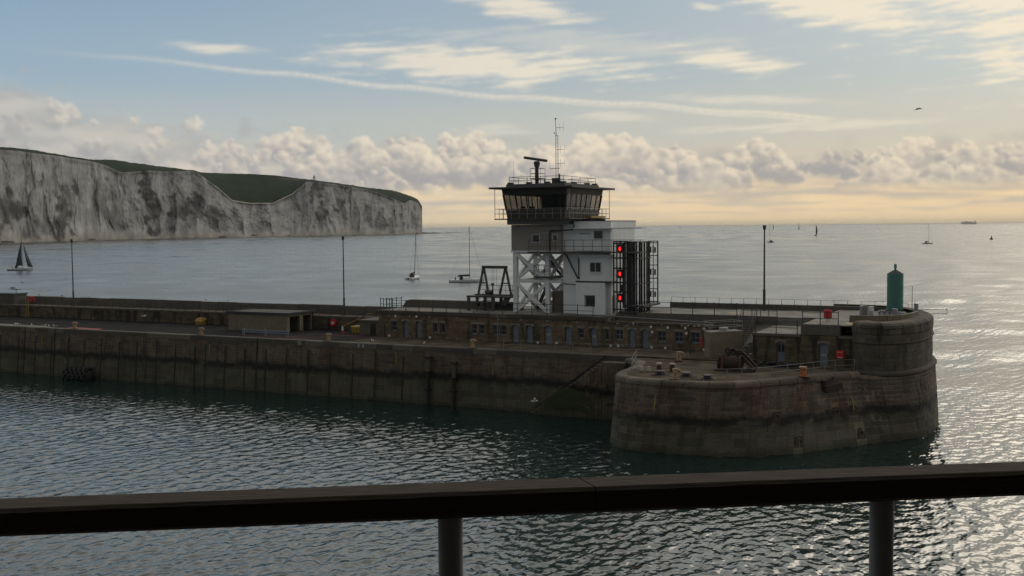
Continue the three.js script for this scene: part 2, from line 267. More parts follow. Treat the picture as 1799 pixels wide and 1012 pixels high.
const M = {
  concrete: std([0.24, 0.23, 0.215], 0.92, { map: mottled, bumpMap: grit, bumpScale: 0.004 }),
  concreteDark: std([0.125, 0.115, 0.10], 0.92, { map: mottled }),
  concreteBuff: std([0.20, 0.175, 0.13], 0.92, { map: mottled }),
  tarmac: matte([0.042, 0.041, 0.042], { map: tarmac }),
  deck: matte([0.155, 0.135, 0.108], { map: deckStone }),
  paving: std([0.28, 0.275, 0.265], 0.85, { map: deckStone }),
  white: std([0.72, 0.755, 0.80], 0.55, { map: paintWorn }),
  whiteSteel: std([0.68, 0.71, 0.75], 0.5, { map: paintWorn }),
  cladding: std([0.27, 0.255, 0.24], 0.7, { map: paintWorn }),
  slabGrey: std([0.17, 0.175, 0.185], 0.7, { map: paintWorn }),
  darkClad: std([0.04, 0.038, 0.037], 0.6, { map: paintWorn }),
  black: std([0.022, 0.023, 0.026], 0.55),
  blackSteel: std([0.030, 0.032, 0.036], 0.5, { metalness: 0.2 }),
  steel: std([0.26, 0.27, 0.28], 0.45, { metalness: 0.5 }),
  greyRail: std([0.20, 0.205, 0.21], 0.5, { metalness: 0.4 }),
  darkSteel: std([0.075, 0.075, 0.07], 0.6, { metalness: 0.3, map: mottled }),
  greenSteel: std([0.035, 0.09, 0.075], 0.5),
  doorBlue: std([0.17, 0.205, 0.26], 0.6, { map: paintWorn }),
  frameWhite: std([0.42, 0.45, 0.48], 0.5),
  dim: std([0.012, 0.012, 0.013], 0.9),
  glassDark: std([0.02, 0.022, 0.026], 0.12, { metalness: 0 }),
  tinted: new THREE.MeshPhysicalMaterial({ color: lin(0.36, 0.35, 0.33), transmission: 1, thickness: 0, roughness: 0.03, ior: 1.5 }),
  clear: new THREE.MeshPhysicalMaterial({ color: lin(0.8, 0.82, 0.82), transmission: 1, thickness: 0, roughness: 0.03, ior: 1.5 }),
  bollard: std([0.40, 0.34, 0.27], 0.75, { map: rusty, bumpMap: grit, bumpScale: 0.006 }),
  bollardWhite: std([0.60, 0.58, 0.52], 0.75, { map: mottled }),
  rust: std([0.10, 0.045, 0.025], 0.9, { map: mottled }),
  rustDark: std([0.045, 0.028, 0.022], 0.9, { map: mottled, bumpMap: grit, bumpScale: 0.01 }),
  rubber: std([0.012, 0.012, 0.013], 0.85),
  yellow: std([0.36, 0.235, 0.035], 0.6, { map: mottled }),
  yellowLine: std([0.24, 0.2, 0.04], 0.7),
  red: std([0.42, 0.02, 0.025], 0.5),
  redPaint: std([0.32, 0.05, 0.045], 0.8, { map: mottled }),
  orange: std([0.55, 0.13, 0.02], 0.6),
  greenBeacon: std([0.055, 0.175, 0.16], 0.45, { map: paintWorn }),
  beaconCone: std([0.17, 0.21, 0.20], 0.5, { map: paintWorn }),
  greenLamp: new THREE.MeshPhysicalMaterial({ color: lin(0.01, 0.25, 0.17), roughness: 0.15, clearcoat: 1 }),
  teak: matte([0.15, 0.138, 0.128], { map: grain, bumpMap: grain, bumpScale: 0.0006 }),
  teakSide: std([0.085, 0.05, 0.036], 0.6, { map: grain }),
  shipWhite: std([0.55, 0.55, 0.55], 0.5),
  shipGrey: std([0.22, 0.22, 0.225], 0.5),
  hullWhite: std([0.62, 0.63, 0.64], 0.35), hullBlue: std([0.04, 0.055, 0.09], 0.35), sailDark: std([0.045, 0.05, 0.056], 0.9), sailPale: std([0.35, 0.35, 0.34], 0.9), canvasBlue: std([0.025, 0.03, 0.045], 0.9), alloy: std([0.22, 0.22, 0.22], 0.4, { metalness: 0.5 }),
  gullWhite: std([0.62, 0.62, 0.60], 0.9), gullGrey: std([0.20, 0.21, 0.22], 0.9), gullDark: std([0.05, 0.05, 0.05], 0.9),
  weed: std([0.028, 0.038, 0.014], 0.8), rope: std([0.03, 0.028, 0.026], 0.95),
  timber: std([0.022, 0.02, 0.017], 0.85, { map: mottled }), timberPale: std([0.10, 0.095, 0.085], 0.9, { map: mottled }),
  lampWhite: std([0.55, 0.55, 0.53], 0.6), signGrey: std([0.3, 0.3, 0.3], 0.7), person: std([0.03, 0.03, 0.035], 0.9),
};
const redGlow = std([0.5, 0.02, 0.02], 0.4, { emissive: lin(2.6, 0.035, 0.045), emissiveIntensity: 1 });

// A painted railing: posts and rails are parts. pts: base line; extra keys: h, gap, rails (heights), r, ball
function railing(name, label, pts, { h = 1.1, gap = 2, rails = [0.5, 1], r = 0.03, rr2 = r * 0.75, mat = M.blackSteel, group, knob = false } = {}) {
  const P = pts.map((p) => V(...p)), t = thing(name, label, 'railing', pts[0], group);
  const g = new G().cyl(V(0, 0, 0), V(0, h, 0), r, r, 6); if (knob) g.cyl(V(0, h, 0), V(0, h + r * 2.6, 0), r * 1.5, r * 0.9, 6); g.cyl(V(0, 0, 0), V(0, 0.05, 0), r * 2.2, r * 2.2, 6);
  const post = g.build(), put = (p) => { const m = lit(new THREE.Mesh(post, mat)); m.name = 'post'; m.position.copy(p).sub(P[0]); t.add(m); };
  put(P[0]);
  for (let i = 1; i < P.length; i++) { const n = Math.max(1, Math.round(P[i].distanceTo(P[i - 1]) / gap)); for (let k = 1; k <= n; k++) put(P[i - 1].clone().lerp(P[i], k / n)); }
  for (const y of rails) part(t, 'rail', new G().tube(P.map((p) => p.clone().add(V(0, h * y - 0.01, 0))), rr2, 6), mat);
  return t;
}

// Masonry: P(s, y, d) gives the point at length s, height y, d metres proud of the wall. Blocks are separate parts up to `most`, the rest one joined part.
const EYE = camera.position;
function masonry(t, P, s0, s1, rows, { joint = 0.035, proud = 0.03, mat, holes = [], most = 300, name = 'block', stuff = 'masonry', spread = 0.25, tint = () => [1, 1, 1], bend = 1 }) {
  const list = [];
  rows.forEach(([y0, y1, len], r) => {
    let free = [[s0, s1]];
    for (const [a, b, c, d] of holes) if (c < y1 - 0.02 && d > y0 + 0.02) free = free.flatMap(([p, q]) => (b <= p || a >= q ? [[p, q]] : [[p, a], [b, q]].filter(([x, y]) => y - x > 0.06)));
    for (const [p, q] of free) {
      let s = p - (r % 2 ? len * 0.5 : len * 0.05) * (p === s0 ? 1 : 0.6);
      while (s < q - 0.05) { let e = s + len * rr(0.8, 1.25); if (q - e < len * 0.4) e = q; list.push([Math.max(s, p), Math.min(e, q), y0, y1]); s = e; }
    }
  });
  const far = new G().colored([1, 1, 1]);
  const dist = (b) => P((b[0] + b[1]) / 2, (b[2] + b[3]) / 2, 0).distanceTo(EYE) / Math.sqrt((b[1] - b[0]) * (b[3] - b[2]));
  list.map((b) => [dist(b), b]).sort((a, b) => a[0] - b[0]).forEach(([, b], i) => {
    const g = i < most ? new G() : far, j = joint / 2, d = proud * rr(0.55, 1.4), c = 0.018, n = Math.max(1, Math.ceil((b[1] - b[0]) * bend));
    const k = rr(1 - spread, 1 + spread * 0.7), tn = tint((b[0] + b[1]) / 2, (b[2] + b[3]) / 2), hue = rr(-0.05, 0.05); g.colored([k * tn[0] * (1 + hue), k * tn[1], k * tn[2] * (1 - hue)]);
    const a = b[0] + j, e = b[1] - j, y0 = b[2] + j, y1 = b[3] - j, q = [0, 0, 0, 0].map(() => d + rr(-0.008, 0.008));
    const S = (m) => lerp(a, e, m / n), uv = (s, y) => [s, y];
    for (let m = 0; m < n; m++) {
      const sa = S(m), sb = S(m + 1), ia = m ? sa : a + c, ib = m < n - 1 ? sb : e - c, D = (f, top) => top ? lerp(q[3], q[2], f) : lerp(q[0], q[1], f);
      const A = P(ia, y0 + c, D(m / n, 0)), B = P(ib, y0 + c, D((m + 1) / n, 0)), C = P(ib, y1 - c, D((m + 1) / n, 1)), E = P(ia, y1 - c, D(m / n, 1));
      g.quad(A, B, C, E, uv(ia, y0), uv(ib, y0), uv(ib, y1), uv(ia, y1));
      g.quad(E, C, P(sb, y1, 0), P(sa, y1, 0), uv(ia, y1), uv(ib, y1), uv(sb, y1), uv(sa, y1));
      g.quad(P(sa, y0, 0), P(sb, y0, 0), B, A, uv(sa, y0), uv(sb, y0), uv(ib, y0), uv(ia, y0));
      if (!m) g.quad(P(a, y0, 0), A, E, P(a, y1, 0), uv(a, y0), uv(ia, y0), uv(ia, y1), uv(a, y1));
      if (m === n - 1) g.quad(B, P(e, y0, 0), P(e, y1, 0), C, uv(ib, y0), uv(e, y0), uv(e, y1), uv(ib, y1));
    }
    if (i < most) part(t, name, g, mat);
  });
  if (far.p.length) part(t, stuff, far, mat).userData.kind = 'stuff';
}
// a piece swept along s between s0 and s1 with an outline of [d, y] points
function sweep(P, s0, s1, n, prof) {
  const g = new G(), ring = (s) => prof.map(([d, y]) => P(s, y, d));
  let a = ring(s0);
  for (let i = 1; i <= n; i++) { const b = ring(lerp(s0, s1, i / n)), u0 = lerp(s0, s1, (i - 1) / n), u1 = lerp(s0, s1, i / n); for (let k = 0; k + 1 < prof.length; k++) g.quad(a[k], b[k], b[k + 1], a[k + 1], [u0, prof[k][1]], [u1, prof[k][1]], [u1, prof[k + 1][1]], [u0, prof[k + 1][1]]); a = b; }
  const cap = (s, f) => { const r = ring(s), m = r.reduce((x, y) => x.add(y), V(0, 0, 0)).divideScalar(r.length); for (let k = 0; k < r.length; k++) { const x = r[k], y = r[(k + 1) % r.length]; f ? g.tri(m, x, y) : g.tri(m, y, x); } };
  cap(s0, true); cap(s1, false);
  return g;
}

// ---------------------------------------------------------------- the setting: sea, cliffs
{
  const N = 84, waves = []; // 60 short wind waves everywhere, 24 longer ones outside the harbour
  for (let i = 0; i < N; i++) {
    const sea = i >= 60, l = sea ? 4 * Math.pow(10, (i - 60) / 23) : 0.38 * Math.pow(6, i / 59), k = (2 * Math.PI) / l, a = THREE.MathUtils.degToRad(sea ? 35 : 15) + (sea ? 1.3 : 1.7) * (rnd() + rnd() + rnd() - 1.5);
    waves.push([l, Math.cos(a) * k, Math.sin(a) * k, (sea ? 0.019 : 0.026 * Math.pow(l, -0.2)) / k, rr(0, 6.283)]);
  }
  const WA = new Float64Array(N * 5); waves.forEach((w, i) => WA.set(w, i * 5)); // length, kx, kz, height, phase; short ones first
  const NA = 560, rad = [44];
  while (rad[rad.length - 1] < 42000) { const r = rad[rad.length - 1]; rad.push(r * (1 + (r < 130 ? 0.0031 : r < 400 ? 0.0052 : r < 1500 ? 0.011 : 0.05))); }
  const NR = rad.length, pos = new Float32Array(NA * NR * 3), nor = new Float32Array(NA * NR * 3), uv = new Float32Array(NA * NR * 2), idx = [];
  for (let j = 0; j < NR; j++) for (let i = 0; i < NA; i++) {
    const th = THREE.MathUtils.degToRad(-27 + lerp(-33, 33, i / (NA - 1))), r = rad[j], x = Math.sin(th) * r, z = 106.5 - Math.cos(th) * r, o = j * NA + i;
    const cell = Math.max((r * 66 * 0.01745) / NA, j ? r - rad[j - 1] : 0.15), out = smooth(5, -90, z), swell = 1 + 0.45 * noise(x * 0.017 + 5, z * 0.023) + 0.3 * noise(x * 0.06, z * 0.08);
    let y = 0, dx = 0, dz = 0;
    for (let q = (N - 1) * 5; q >= 0; q -= 5) { const l = WA[q]; if (l < cell * 2) break; const kx = WA[q + 1], kz = WA[q + 2], a = WA[q + 3] * (q >= 300 ? out : swell) * (l > cell * 3.6 ? 1 : smooth(cell * 2, cell * 3.6, l)), p = kx * x + kz * z + WA[q + 4], c = Math.cos(p) * a; y += Math.sin(p) * a; dx += c * kx; dz += c * kz; }
    pos[o * 3] = x; pos[o * 3 + 1] = y; pos[o * 3 + 2] = z; const h = 1 / Math.sqrt(dx * dx + dz * dz + 1); nor[o * 3] = -dx * h; nor[o * 3 + 1] = h; nor[o * 3 + 2] = -dz * h; uv[o * 2] = x; uv[o * 2 + 1] = z;
    if (j && i) idx.push(o - NA - 1, o - NA, o, o - NA - 1, o, o - 1);
  }
  const g = new THREE.BufferGeometry();
  const n0 = NA * NR, far = 60000, all = new Float32Array((n0 + 4) * 3), alln = new Float32Array((n0 + 4) * 3), allu = new Float32Array((n0 + 4) * 2);
  all.set(pos); alln.set(nor); allu.set(uv); const expo = new Float32Array((n0 + 4) * 2).fill(0.98); for (let k = 0; k < n0; k++) { const x = pos[k * 3], z = pos[k * 3 + 2]; expo[k * 2] = clamp(smooth(12, -160, z) * 0.62 + (0.75 * fbm(x * 0.03 + 3, z * 0.03, 2) + 0.45 * fbm(x * 0.0035 + 9, z * 0.009, 2)) * smooth(-5, -150, z), 0.01, 0.99); }
  g.setAttribute('uv1', new THREE.BufferAttribute(expo, 2));
  [[-far, -far], [far, -far], [far, far], [-far, far]].forEach(([x, z], k) => { all.set([x, -0.9, z], (n0 + k) * 3); alln.set([0, 1, 0], (n0 + k) * 3); allu.set([x, z], (n0 + k) * 2); });
  idx.push(n0, n0 + 2, n0 + 1, n0, n0 + 3, n0 + 2);
  g.setAttribute('position', new THREE.BufferAttribute(all, 3)); g.setAttribute('normal', new THREE.BufferAttribute(alln, 3)); g.setAttribute('uv', new THREE.BufferAttribute(allu, 2)); g.setIndex(idx);
  // fine ripples, a tile that repeats
  const S = 512, hgt = new Float32Array(S * S), rp = [];
  for (let i = 0; i < 70; i++) { const m = 5 + 34 * Math.pow(rnd(), 1.4), a = THREE.MathUtils.degToRad(20) + 1.5 * (rnd() + rnd() - 1); rp.push([Math.round(m * Math.cos(a)), Math.round(m * Math.sin(a)), 1 / Math.pow(m, 1.15), Math.floor(rr(0, 512))]); }
  const sinT = Float64Array.from({ length: S }, (_, i) => Math.sin(6.2831853 * i / S));
  for (let j = 0; j < S; j++) for (let i = 0; i < S; i++) { let h = 0; for (let q = 0; q < rp.length; q++) { const w = rp[q]; h += w[2] * sinT[(((w[0] * i + w[1] * j + w[3]) % S) + S) % S]; } hgt[j * S + i] = h; }
  let rms = 0; for (let j = 0; j < S; j++) for (let i = 0; i < S; i++) rms += (hgt[j * S + ((i + 1) % S)] - hgt[j * S + i]) ** 2 + (hgt[((j + 1) % S) * S + i] - hgt[j * S + i]) ** 2; rms = Math.sqrt(rms / (S * S));
  const ripple = texture(S, S, (u, v) => { const i = Math.floor(u * S), j = Math.floor(v * S), H = (a, b) => hgt[((b + S) % S) * S + ((a + S) % S)], k = 0.5 * 0.09 / rms; const dx = (H(i + 1, j) - H(i - 1, j)) * k, dy = (H(i, j + 1) - H(i, j - 1)) * k, q = Math.hypot(dx, dy, 1); return [0.5 - 0.5 * dx / q, 0.5 - 0.5 * dy / q, 0.5 + 0.5 / q]; }, { srgb: false, tile: 9 });
  const open = texture(64, 2, (u) => lerp(0.09, 0.33, u), { srgb: false }); open.channel = 1; open.wrapS = open.wrapT = THREE.ClampToEdgeWrapping; // ruffled water outside, calmer inside the harbour
  const water = new THREE.MeshPhysicalMaterial({ color: lin(0.007, 0.021, 0.019), roughness: 1, roughnessMap: open, ior: 1.6, normalMap: ripple, normalScale: new THREE.Vector2(1, 1) });
  structure('sea', g, water);
}

// chalk cliffs: foot x, z, height of the cliff edge, height of the ridge behind it
const CL = [[-160, -1402, -849, 137.8, 165.8], [-110, -1455, -928, 144.8, 171.5], [-60, -1515, -1019, 152.8, 177.9], [-30, -1577, -1096, 158.2, 183.2], [0, -1647, -1183, 164.1, 189.2], [20, -1664, -1219, 165.5, 190.3], [40, -1682, -1257, 166.8, 191.4], [70, -1711, -1318, 167.2, 191.8], [100, -1741, -1383, 167.5, 189.3], [130, -1774, -1452, 167.2, 188.0], [165, -1815, -1540, 166.8, 187.4], [190, -1847, -1607, 162.5, 194.0], [215, -1864, -1663, 150.4, 194.6], [235, -1868, -1700, 152.8, 190.7], [262, -1873, -1751, 158.3, 188.4], [290, -1880, -1807, 158.8, 185.9], [320, -1879, -1861, 160.9, 181.5], [345, -1875, -1905, 163.4, 177.2], [362, -1872, -1935, 147.8, 176.5], [385, -1869, -1977, 123.8, 176.9], [410, -1866, -2025, 93.4, 177.4], [440, -1865, -2088, 87.2, 178.3], [480, -1863, -2176, 88.5, 178.4], [515, -1862, -2257, 115.9, 175.2], [540, -1861, -2317, 150.2, 169.7], [560, -1860, -2367, 149.5, 166.9], [580, -1859, -2418, 148.7, 164.5], [610, -1859, -2500, 143.8, 159.0], [640, -1862, -2591, 138.9, 153.5], [660, -1865, -2654, 132.0, 151.6], [690, -1868, -2753, 113.3, 148.5], [710, -1887, -2847, 99.1, 138.7], [722, -1909, -2922, 111.8, 133.0], [735, -1933, -3007, 104.3, 120.3], [742, -1947, -3054, 74.4, 99.7]];
{
  const at = (u) => { let i = 1; while (i < CL.length - 1 && u > CL[i][0]) i++; const a = CL[i - 1], b = CL[i], t = (u - a[0]) / (b[0] - a[0]), p = CL[Math.max(0, i - 2)], q = CL[Math.min(CL.length - 1, i + 1)];
    const k = (c, m) => { const v0 = (b[c] - p[c]) / (b[0] - p[0]) * (b[0] - a[0]), v1 = (q[c] - a[c]) / (q[0] - a[0]) * (b[0] - a[0]); return m ? a[c] + (b[c] - a[c]) * t : (2 * t ** 3 - 3 * t * t + 1) * a[c] + (t ** 3 - 2 * t * t + t) * v0 + (3 * t * t - 2 * t ** 3) * b[c] + (t ** 3 - t * t) * v1; };
    return [k(1), k(2), k(3, true), k(4)]; };
  // dark scrub and stained bands on the chalk: place along the cliff, height share, half sizes, strength
  const scrub = [[20, 0.33, 32, 0.2, 1], [62, 0.18, 26, 0.14, 0.7], [8, 0.62, 12, 0.4, 0.35], [50, 0.72, 5, 0.3, 0.6], [112, 0.3, 16, 0.28, 1], [124, 0.55, 12, 0.22, 0.8], [100, 0.72, 6, 0.25, 0.7], [180, 0.55, 22, 0.25, 0.65], [205, 0.35, 16, 0.25, 0.6], [165, 0.3, 16, 0.14, 0.35], [262, 0.72, 13, 0.26, 1.2], [270, 0.42, 14, 0.3, 1], [285, 0.12, 20, 0.06, 0.7], [318, 0.42, 18, 0.22, 0.85], [345, 0.5, 18, 0.22, 0.9], [372, 0.42, 14, 0.25, 0.85], [390, 0.28, 12, 0.2, 0.5], [556, 0.78, 13, 0.18, 1], [566, 0.48, 10, 0.25, 0.9], [596, 0.72, 9, 0.2, 1], [606, 0.4, 5, 0.2, 0.7], [646, 0.42, 8, 0.25, 0.7], [668, 0.3, 10, 0.25, 0.6], [690, 0.4, 10, 0.35, 0.55], [728, 0.4, 8, 0.3, 0.6], [625, 0.6, 5, 0.3, 0.4]];
  const NU = 900, NT = 110, g = new G(), pos = [], col = [], idx = [];
  let s = 0, last = null; const foot = [];
  for (let i = 0; i <= NU; i++) {
    const u = lerp(-160, 742, i / NU), [x, z, h] = at(u); if (last) s += Math.hypot(x - last[0], z - last[1]); last = [x, z];
    const L = Math.hypot(x, z - 106.5), dx = x / L, dz = (z - 106.5) / L; foot.push([x, z, h, dx, dz, s, u]);
    const end = 1 - smooth(700, 742, u), near = scrub.filter((q) => Math.abs(u - q[0]) < q[2] * 1.9), bigN = noise(s * 0.013, 9.1), setN = noise(s * 0.02, 3);
    for (let j = 0; j <= NT; j++) {
      const t = j / NT, y = h * t, sw = s + 34 * fbm(s * 0.011, t * 1.7 + 5, 2) + 9 * fbm(s * 0.05, t * 5, 2);
      const big = 46 * Math.abs(fbm(sw * 0.0075, t * 0.5 + 2, 2)) * end, mid = 12 * Math.abs(fbm(sw * 0.026 + 4, t * 1.4, 3)), fin = 3 * Math.abs(fbm(sw * 0.08, t * 5, 3)) + 3.4 * fbm(s * 0.13, t * 16, 3), talus = -(20 + 16 * bigN) * (1 - smooth(0, 0.2 + 0.14 * bigN + 0.05 * noise(s * 0.05, 2), t));
      const set = 46 * Math.pow(t, 1.25) * (1 + 0.12 * setN) + (big + mid + fin) * smooth(0, 0.12, t) * (1 - 0.55 * smooth(0.93, 1, t)) + talus;
      pos.push(x + dx * set, Math.max(y, -1), z + dz * set);
      let m = 0; const rag = fbm(s * 0.018 + 1, t * 3.2, 4), hatch = fbm(s * 0.035 + t * 3, t * 7, 4);
      for (const [cu, ct, ru, rt, st] of near) { const q = 1 - Math.sqrt(((u - cu) / ru) ** 2 + ((t - ct) / rt) ** 2); m = Math.max(m, st * smooth(-0.15, 0.4, q + rag * 1.1 + hatch * 0.9)); }
      m = Math.max(m, 0.5 * (1 - 0.8 * smooth(395, 430, u) * smooth(560, 535, u)) * smooth(0.22, 0.48, rag * 0.8 + hatch * 0.75 - 0.08) * smooth(0.05, 0.2, t));
      m = clamp(m * (0.8 + 0.9 * hatch)); 
      const streak = 0.5 + 0.5 * (0.55 * fbm(s * 0.05, t * 3.2, 4) + 0.45 * fbm(s * 0.016 + 40, t * 4, 3)), fines = 0.5 + 0.5 * fbm(s * 0.2, t * 22, 3), k = 0.17 + 0.30 * streak * streak * 1.6 + 0.09 * (fines - 0.5), tal = 1 - smooth(0.03, 0.16, t + 0.06 * rag);
      const ch = [k * 0.98, k * 0.985, k * 0.99].map((v, q) => lerp(v, v * [0.86, 0.82, 0.74][q], tal));
      col.push(...ch.map((v, q) => lerp(v, [0.07, 0.07, 0.072][q], m)));
      if (i && j) { const o = i * (NT + 1) + j; idx.push(o - NT - 2, o - 1, o, o - NT - 2, o, o - NT - 1); }
    }
  }
  const cg = new THREE.BufferGeometry(); cg.setAttribute('position', new THREE.Float32BufferAttribute(pos, 3)); cg.setAttribute('color', new THREE.Float32BufferAttribute(col, 3)); cg.setIndex(idx); cg.computeVertexNormals();
  structure('cliff', cg, matte([1, 1, 1], { vertexColors: true }));
  // grass downs on top, from the cliff edge over the ridge
  const gp = [], gc = [], gi = [], NG = 26;
  foot.forEach(([x, z, h, dx, dz, ss, u], i) => {
    const r = at(u)[3], top = (i * (NT + 1) + NT) * 3;
    for (let j = 0; j <= NG; j++) {
      const t = j / NG, d = j === 0 ? 0 : Math.min(t * 1.25, 2) * 310, y = t <= 0.8 ? lerp(h, r, Math.pow(t / 0.8, 0.8)) : r - (t - 0.8) * 160;
      const bump = t > 0.05 ? (2.2 * fbm(ss * 0.012, t * 6, 4) + 1.2 * Math.max(0, noise(ss * 0.06, t * 11))) * smooth(0, 0.3, t) : 0;
      gp.push(pos[top] + dx * d, y + bump + 0.4, pos[top + 2] + dz * d);
      const n = fbm(ss * 0.02, t * 8, 4), f = 0.5 + 0.5 * fbm(ss * 0.004 + 3, t * 3, 3), path = Math.exp(-(((t - 0.66 - 0.04 * noise(ss * 0.004, 1)) / 0.012) ** 2)) * smooth(1400, 1500, ss) * 0.6;
      const k = 1 + 0.5 * n; gc.push(...[0.014, 0.027, 0.014].map((v, q) => lerp(v * k * lerp(0.8, 1.15, f), [0.14, 0.13, 0.1][q], path)));
      if (i && j) { const o = i * (NG + 1) + j; gi.push(o - NG - 2, o - 1, o, o - NG - 2, o, o - NG - 1); }
    }
  });
  const gg = new THREE.BufferGeometry(); gg.setAttribute('position', new THREE.Float32BufferAttribute(gp, 3)); gg.setAttribute('color', new THREE.Float32BufferAttribute(gc, 3)); gg.setIndex(gi); gg.computeVertexNormals();
  structure('hill', gg, matte([1, 1, 1], { vertexColors: true }));
  // dark foreshore of boulders and the low reef off the point
  const sh = new G();
  const line = foot.filter((_, i) => i % 4 === 0).map(([x, z, , dx, dz, ss]) => [x, z, dx, dz, ss]);
  const NF = line.length - 1;
  for (let k = 1; k <= 10; k++) { const [x, z] = line[line.length - 1], L = 24; line.push([x - 11, z - L * 2, -0.52, -0.85, line[line.length - 1][4] + L * 2]); if (k === 1) line[line.length - 1][0] = x; }
  for (let i = 1; i < line.length; i++) {
    const f = (q, i) => { const [x, z, dx, dz, ss] = q, tail = i > NF ? 1 - (i - NF) / 10 : 1, hgt = (4.5 + 3.5 * noise(ss * 0.02, 5) + 2 * noise(ss * 0.09, 2)) * tail, w = (14 + 12 * noise(ss * 0.012, 8)) * (0.4 + 0.6 * tail); return [V(x - dx * w, -0.6, z - dz * w), V(x - dx * w * 0.7, hgt * 0.7, z - dz * w * 0.7), V(x + dx * 3, hgt, z + dz * 3), V(x + dx * 40, hgt * 0.8, z + dz * 40)]; };
    const a = f(line[i - 1], i - 1), b = f(line[i], i); for (let k = 0; k < 3; k++) sh.quad(a[k], b[k], b[k + 1], a[k + 1]);
  }
  structure('shore', sh, std([0.06, 0.058, 0.055], 0.95, { map: mottled }));
  // the lighthouse on the downs and a hut at the point
  const lh = thing('lighthouse', 'small pale lighthouse with lantern standing on the downs above the cliffs', 'lighthouse', [-2054, 160, -2607]);
  const lx = -2054, lz = -2607;
  part(lh, 'tower', new G().cyl(V(lx, 158, lz), V(lx, 176.5, lz), 4.4, 3.6, 10), M.white);
  part(lh, 'gallery', new G().cyl(V(lx, 175.6, lz), V(lx, 176.6, lz), 4.8, 4.8, 10), M.white);
  part(lh, 'lantern', new G().cyl(V(lx, 176.6, lz), V(lx, 179.6, lz), 2.2, 2.2, 8).cyl(V(lx, 179.6, lz), V(lx, 182.2, lz), 2.4, 0.2, 8), M.darkSteel);
  part(lh, 'keeper_house', new G().box(lx - 9, lx + 9, 158, 169, lz + 5, lz + 14), M.white);
}

// ---------------------------------------------------------------- the pier: walls, decks, stone building, round head
const wallMap = (s0, s1, y0, y1, w, h, fn) => { const t = texture(w, h, (u, v) => fn(lerp(s0, s1, u), lerp(y0, y1, v))); t.repeat.set(1 / (s1 - s0), 1 / (y1 - y0)); t.offset.set(-s0 / (s1 - s0), -y0 / (y1 - y0)); return t; };
// stained harbour stone: brown above the tide mark, a ragged black weed line, grey-green below it, rust runs and lime streaks
const stained = (band, rusts = []) => (s, y) => {
  const n = 0.5 + 0.5 * fbm(s * 0.5, y * 0.5, 5), run = 0.5 + 0.5 * fbm(s * 1.9, y * 0.16 + 4, 4), fine = noise(s * 6, y * 6);
  const edge = band + 0.35 * fbm(s * 0.22, 1.5, 3) + 0.16 * noise(s * 2.3, 7), low = smooth(0.06, -0.06, y - edge);
  let c = [0.53, 0.485, 0.435].map((v, k) => v * (0.66 + 0.5 * n) * lerp(1, [0.8, 0.8, 0.82][k], smooth(0.52, 0.72, run)));
  c = c.map((v, k) => lerp(v, [0.44, 0.43, 0.375][k] * (0.74 + 0.42 * n) * lerp(1, 0.86, smooth(0.5, 0.7, run)), low));
  const weed = Math.exp(-(((y - edge + 0.28 + 0.2 * noise(s * 0.9, 4.4)) / 0.4) ** 2)) * smooth(0.3, 0.62, 0.5 + 0.5 * fbm(s * 0.35 + 9, y * 1.3, 4) + 0.12), foot = smooth(0.5, 0.2, y + 0.22 * noise(s * 1.4, 3));
  c = c.map((v, k) => lerp(v, [0.12, 0.12, 0.115][k], 0.85 * clamp(weed * 1.15))); c = c.map((v, k) => lerp(v, [0.26, 0.27, 0.22][k], 0.55 * foot));
  const lime = smooth(0.68, 0.82, 0.5 + 0.5 * fbm(s * 3.1 + 50, y * 0.35, 4)) * 0.4 * (1 - low); c = c.map((v) => lerp(v, 0.62, lime));
  for (const [rs, ry, w] of rusts) { const r = Math.exp(-(((s - rs + 0.12 * noise(y * 1.7, rs)) / w) ** 2)) * smooth(ry + 0.1, ry - 0.3, y) * smooth(0.48, 0.66, 0.5 + 0.5 * fbm(s * 3.4, y * 0.4, 4) + 0.1) * (1 - 0.75 * low) * smooth(1.6, 4.2, y + noise(s * 3, 8)); c = c.map((v, k) => lerp(v, [0.42, 0.29, 0.22][k], 0.75 * clamp(r))); }
  return c.map((v) => clamp(v + fine * 0.06 + 0.05 * noise(s * 14, y * 14)));
};
const COPE = [[0.065, 0.057, 0.05], [0.085, 0.077, 0.067], [0.075, 0.065, 0.054], [0.125, 0.117, 0.104]].map((c) => std(c, 0.92, { map: mottled, bumpMap: grit, bumpScale: 0.01 })), cope = () => COPE[Math.floor(rnd() * 4)];
const stoneMat = (map, color = [0.42, 0.415, 0.40]) => std(color, 0.9, { map, vertexColors: true });
const mortarMat = (map, c = [0.46, 0.44, 0.41]) => std(c, 0.95, { map });

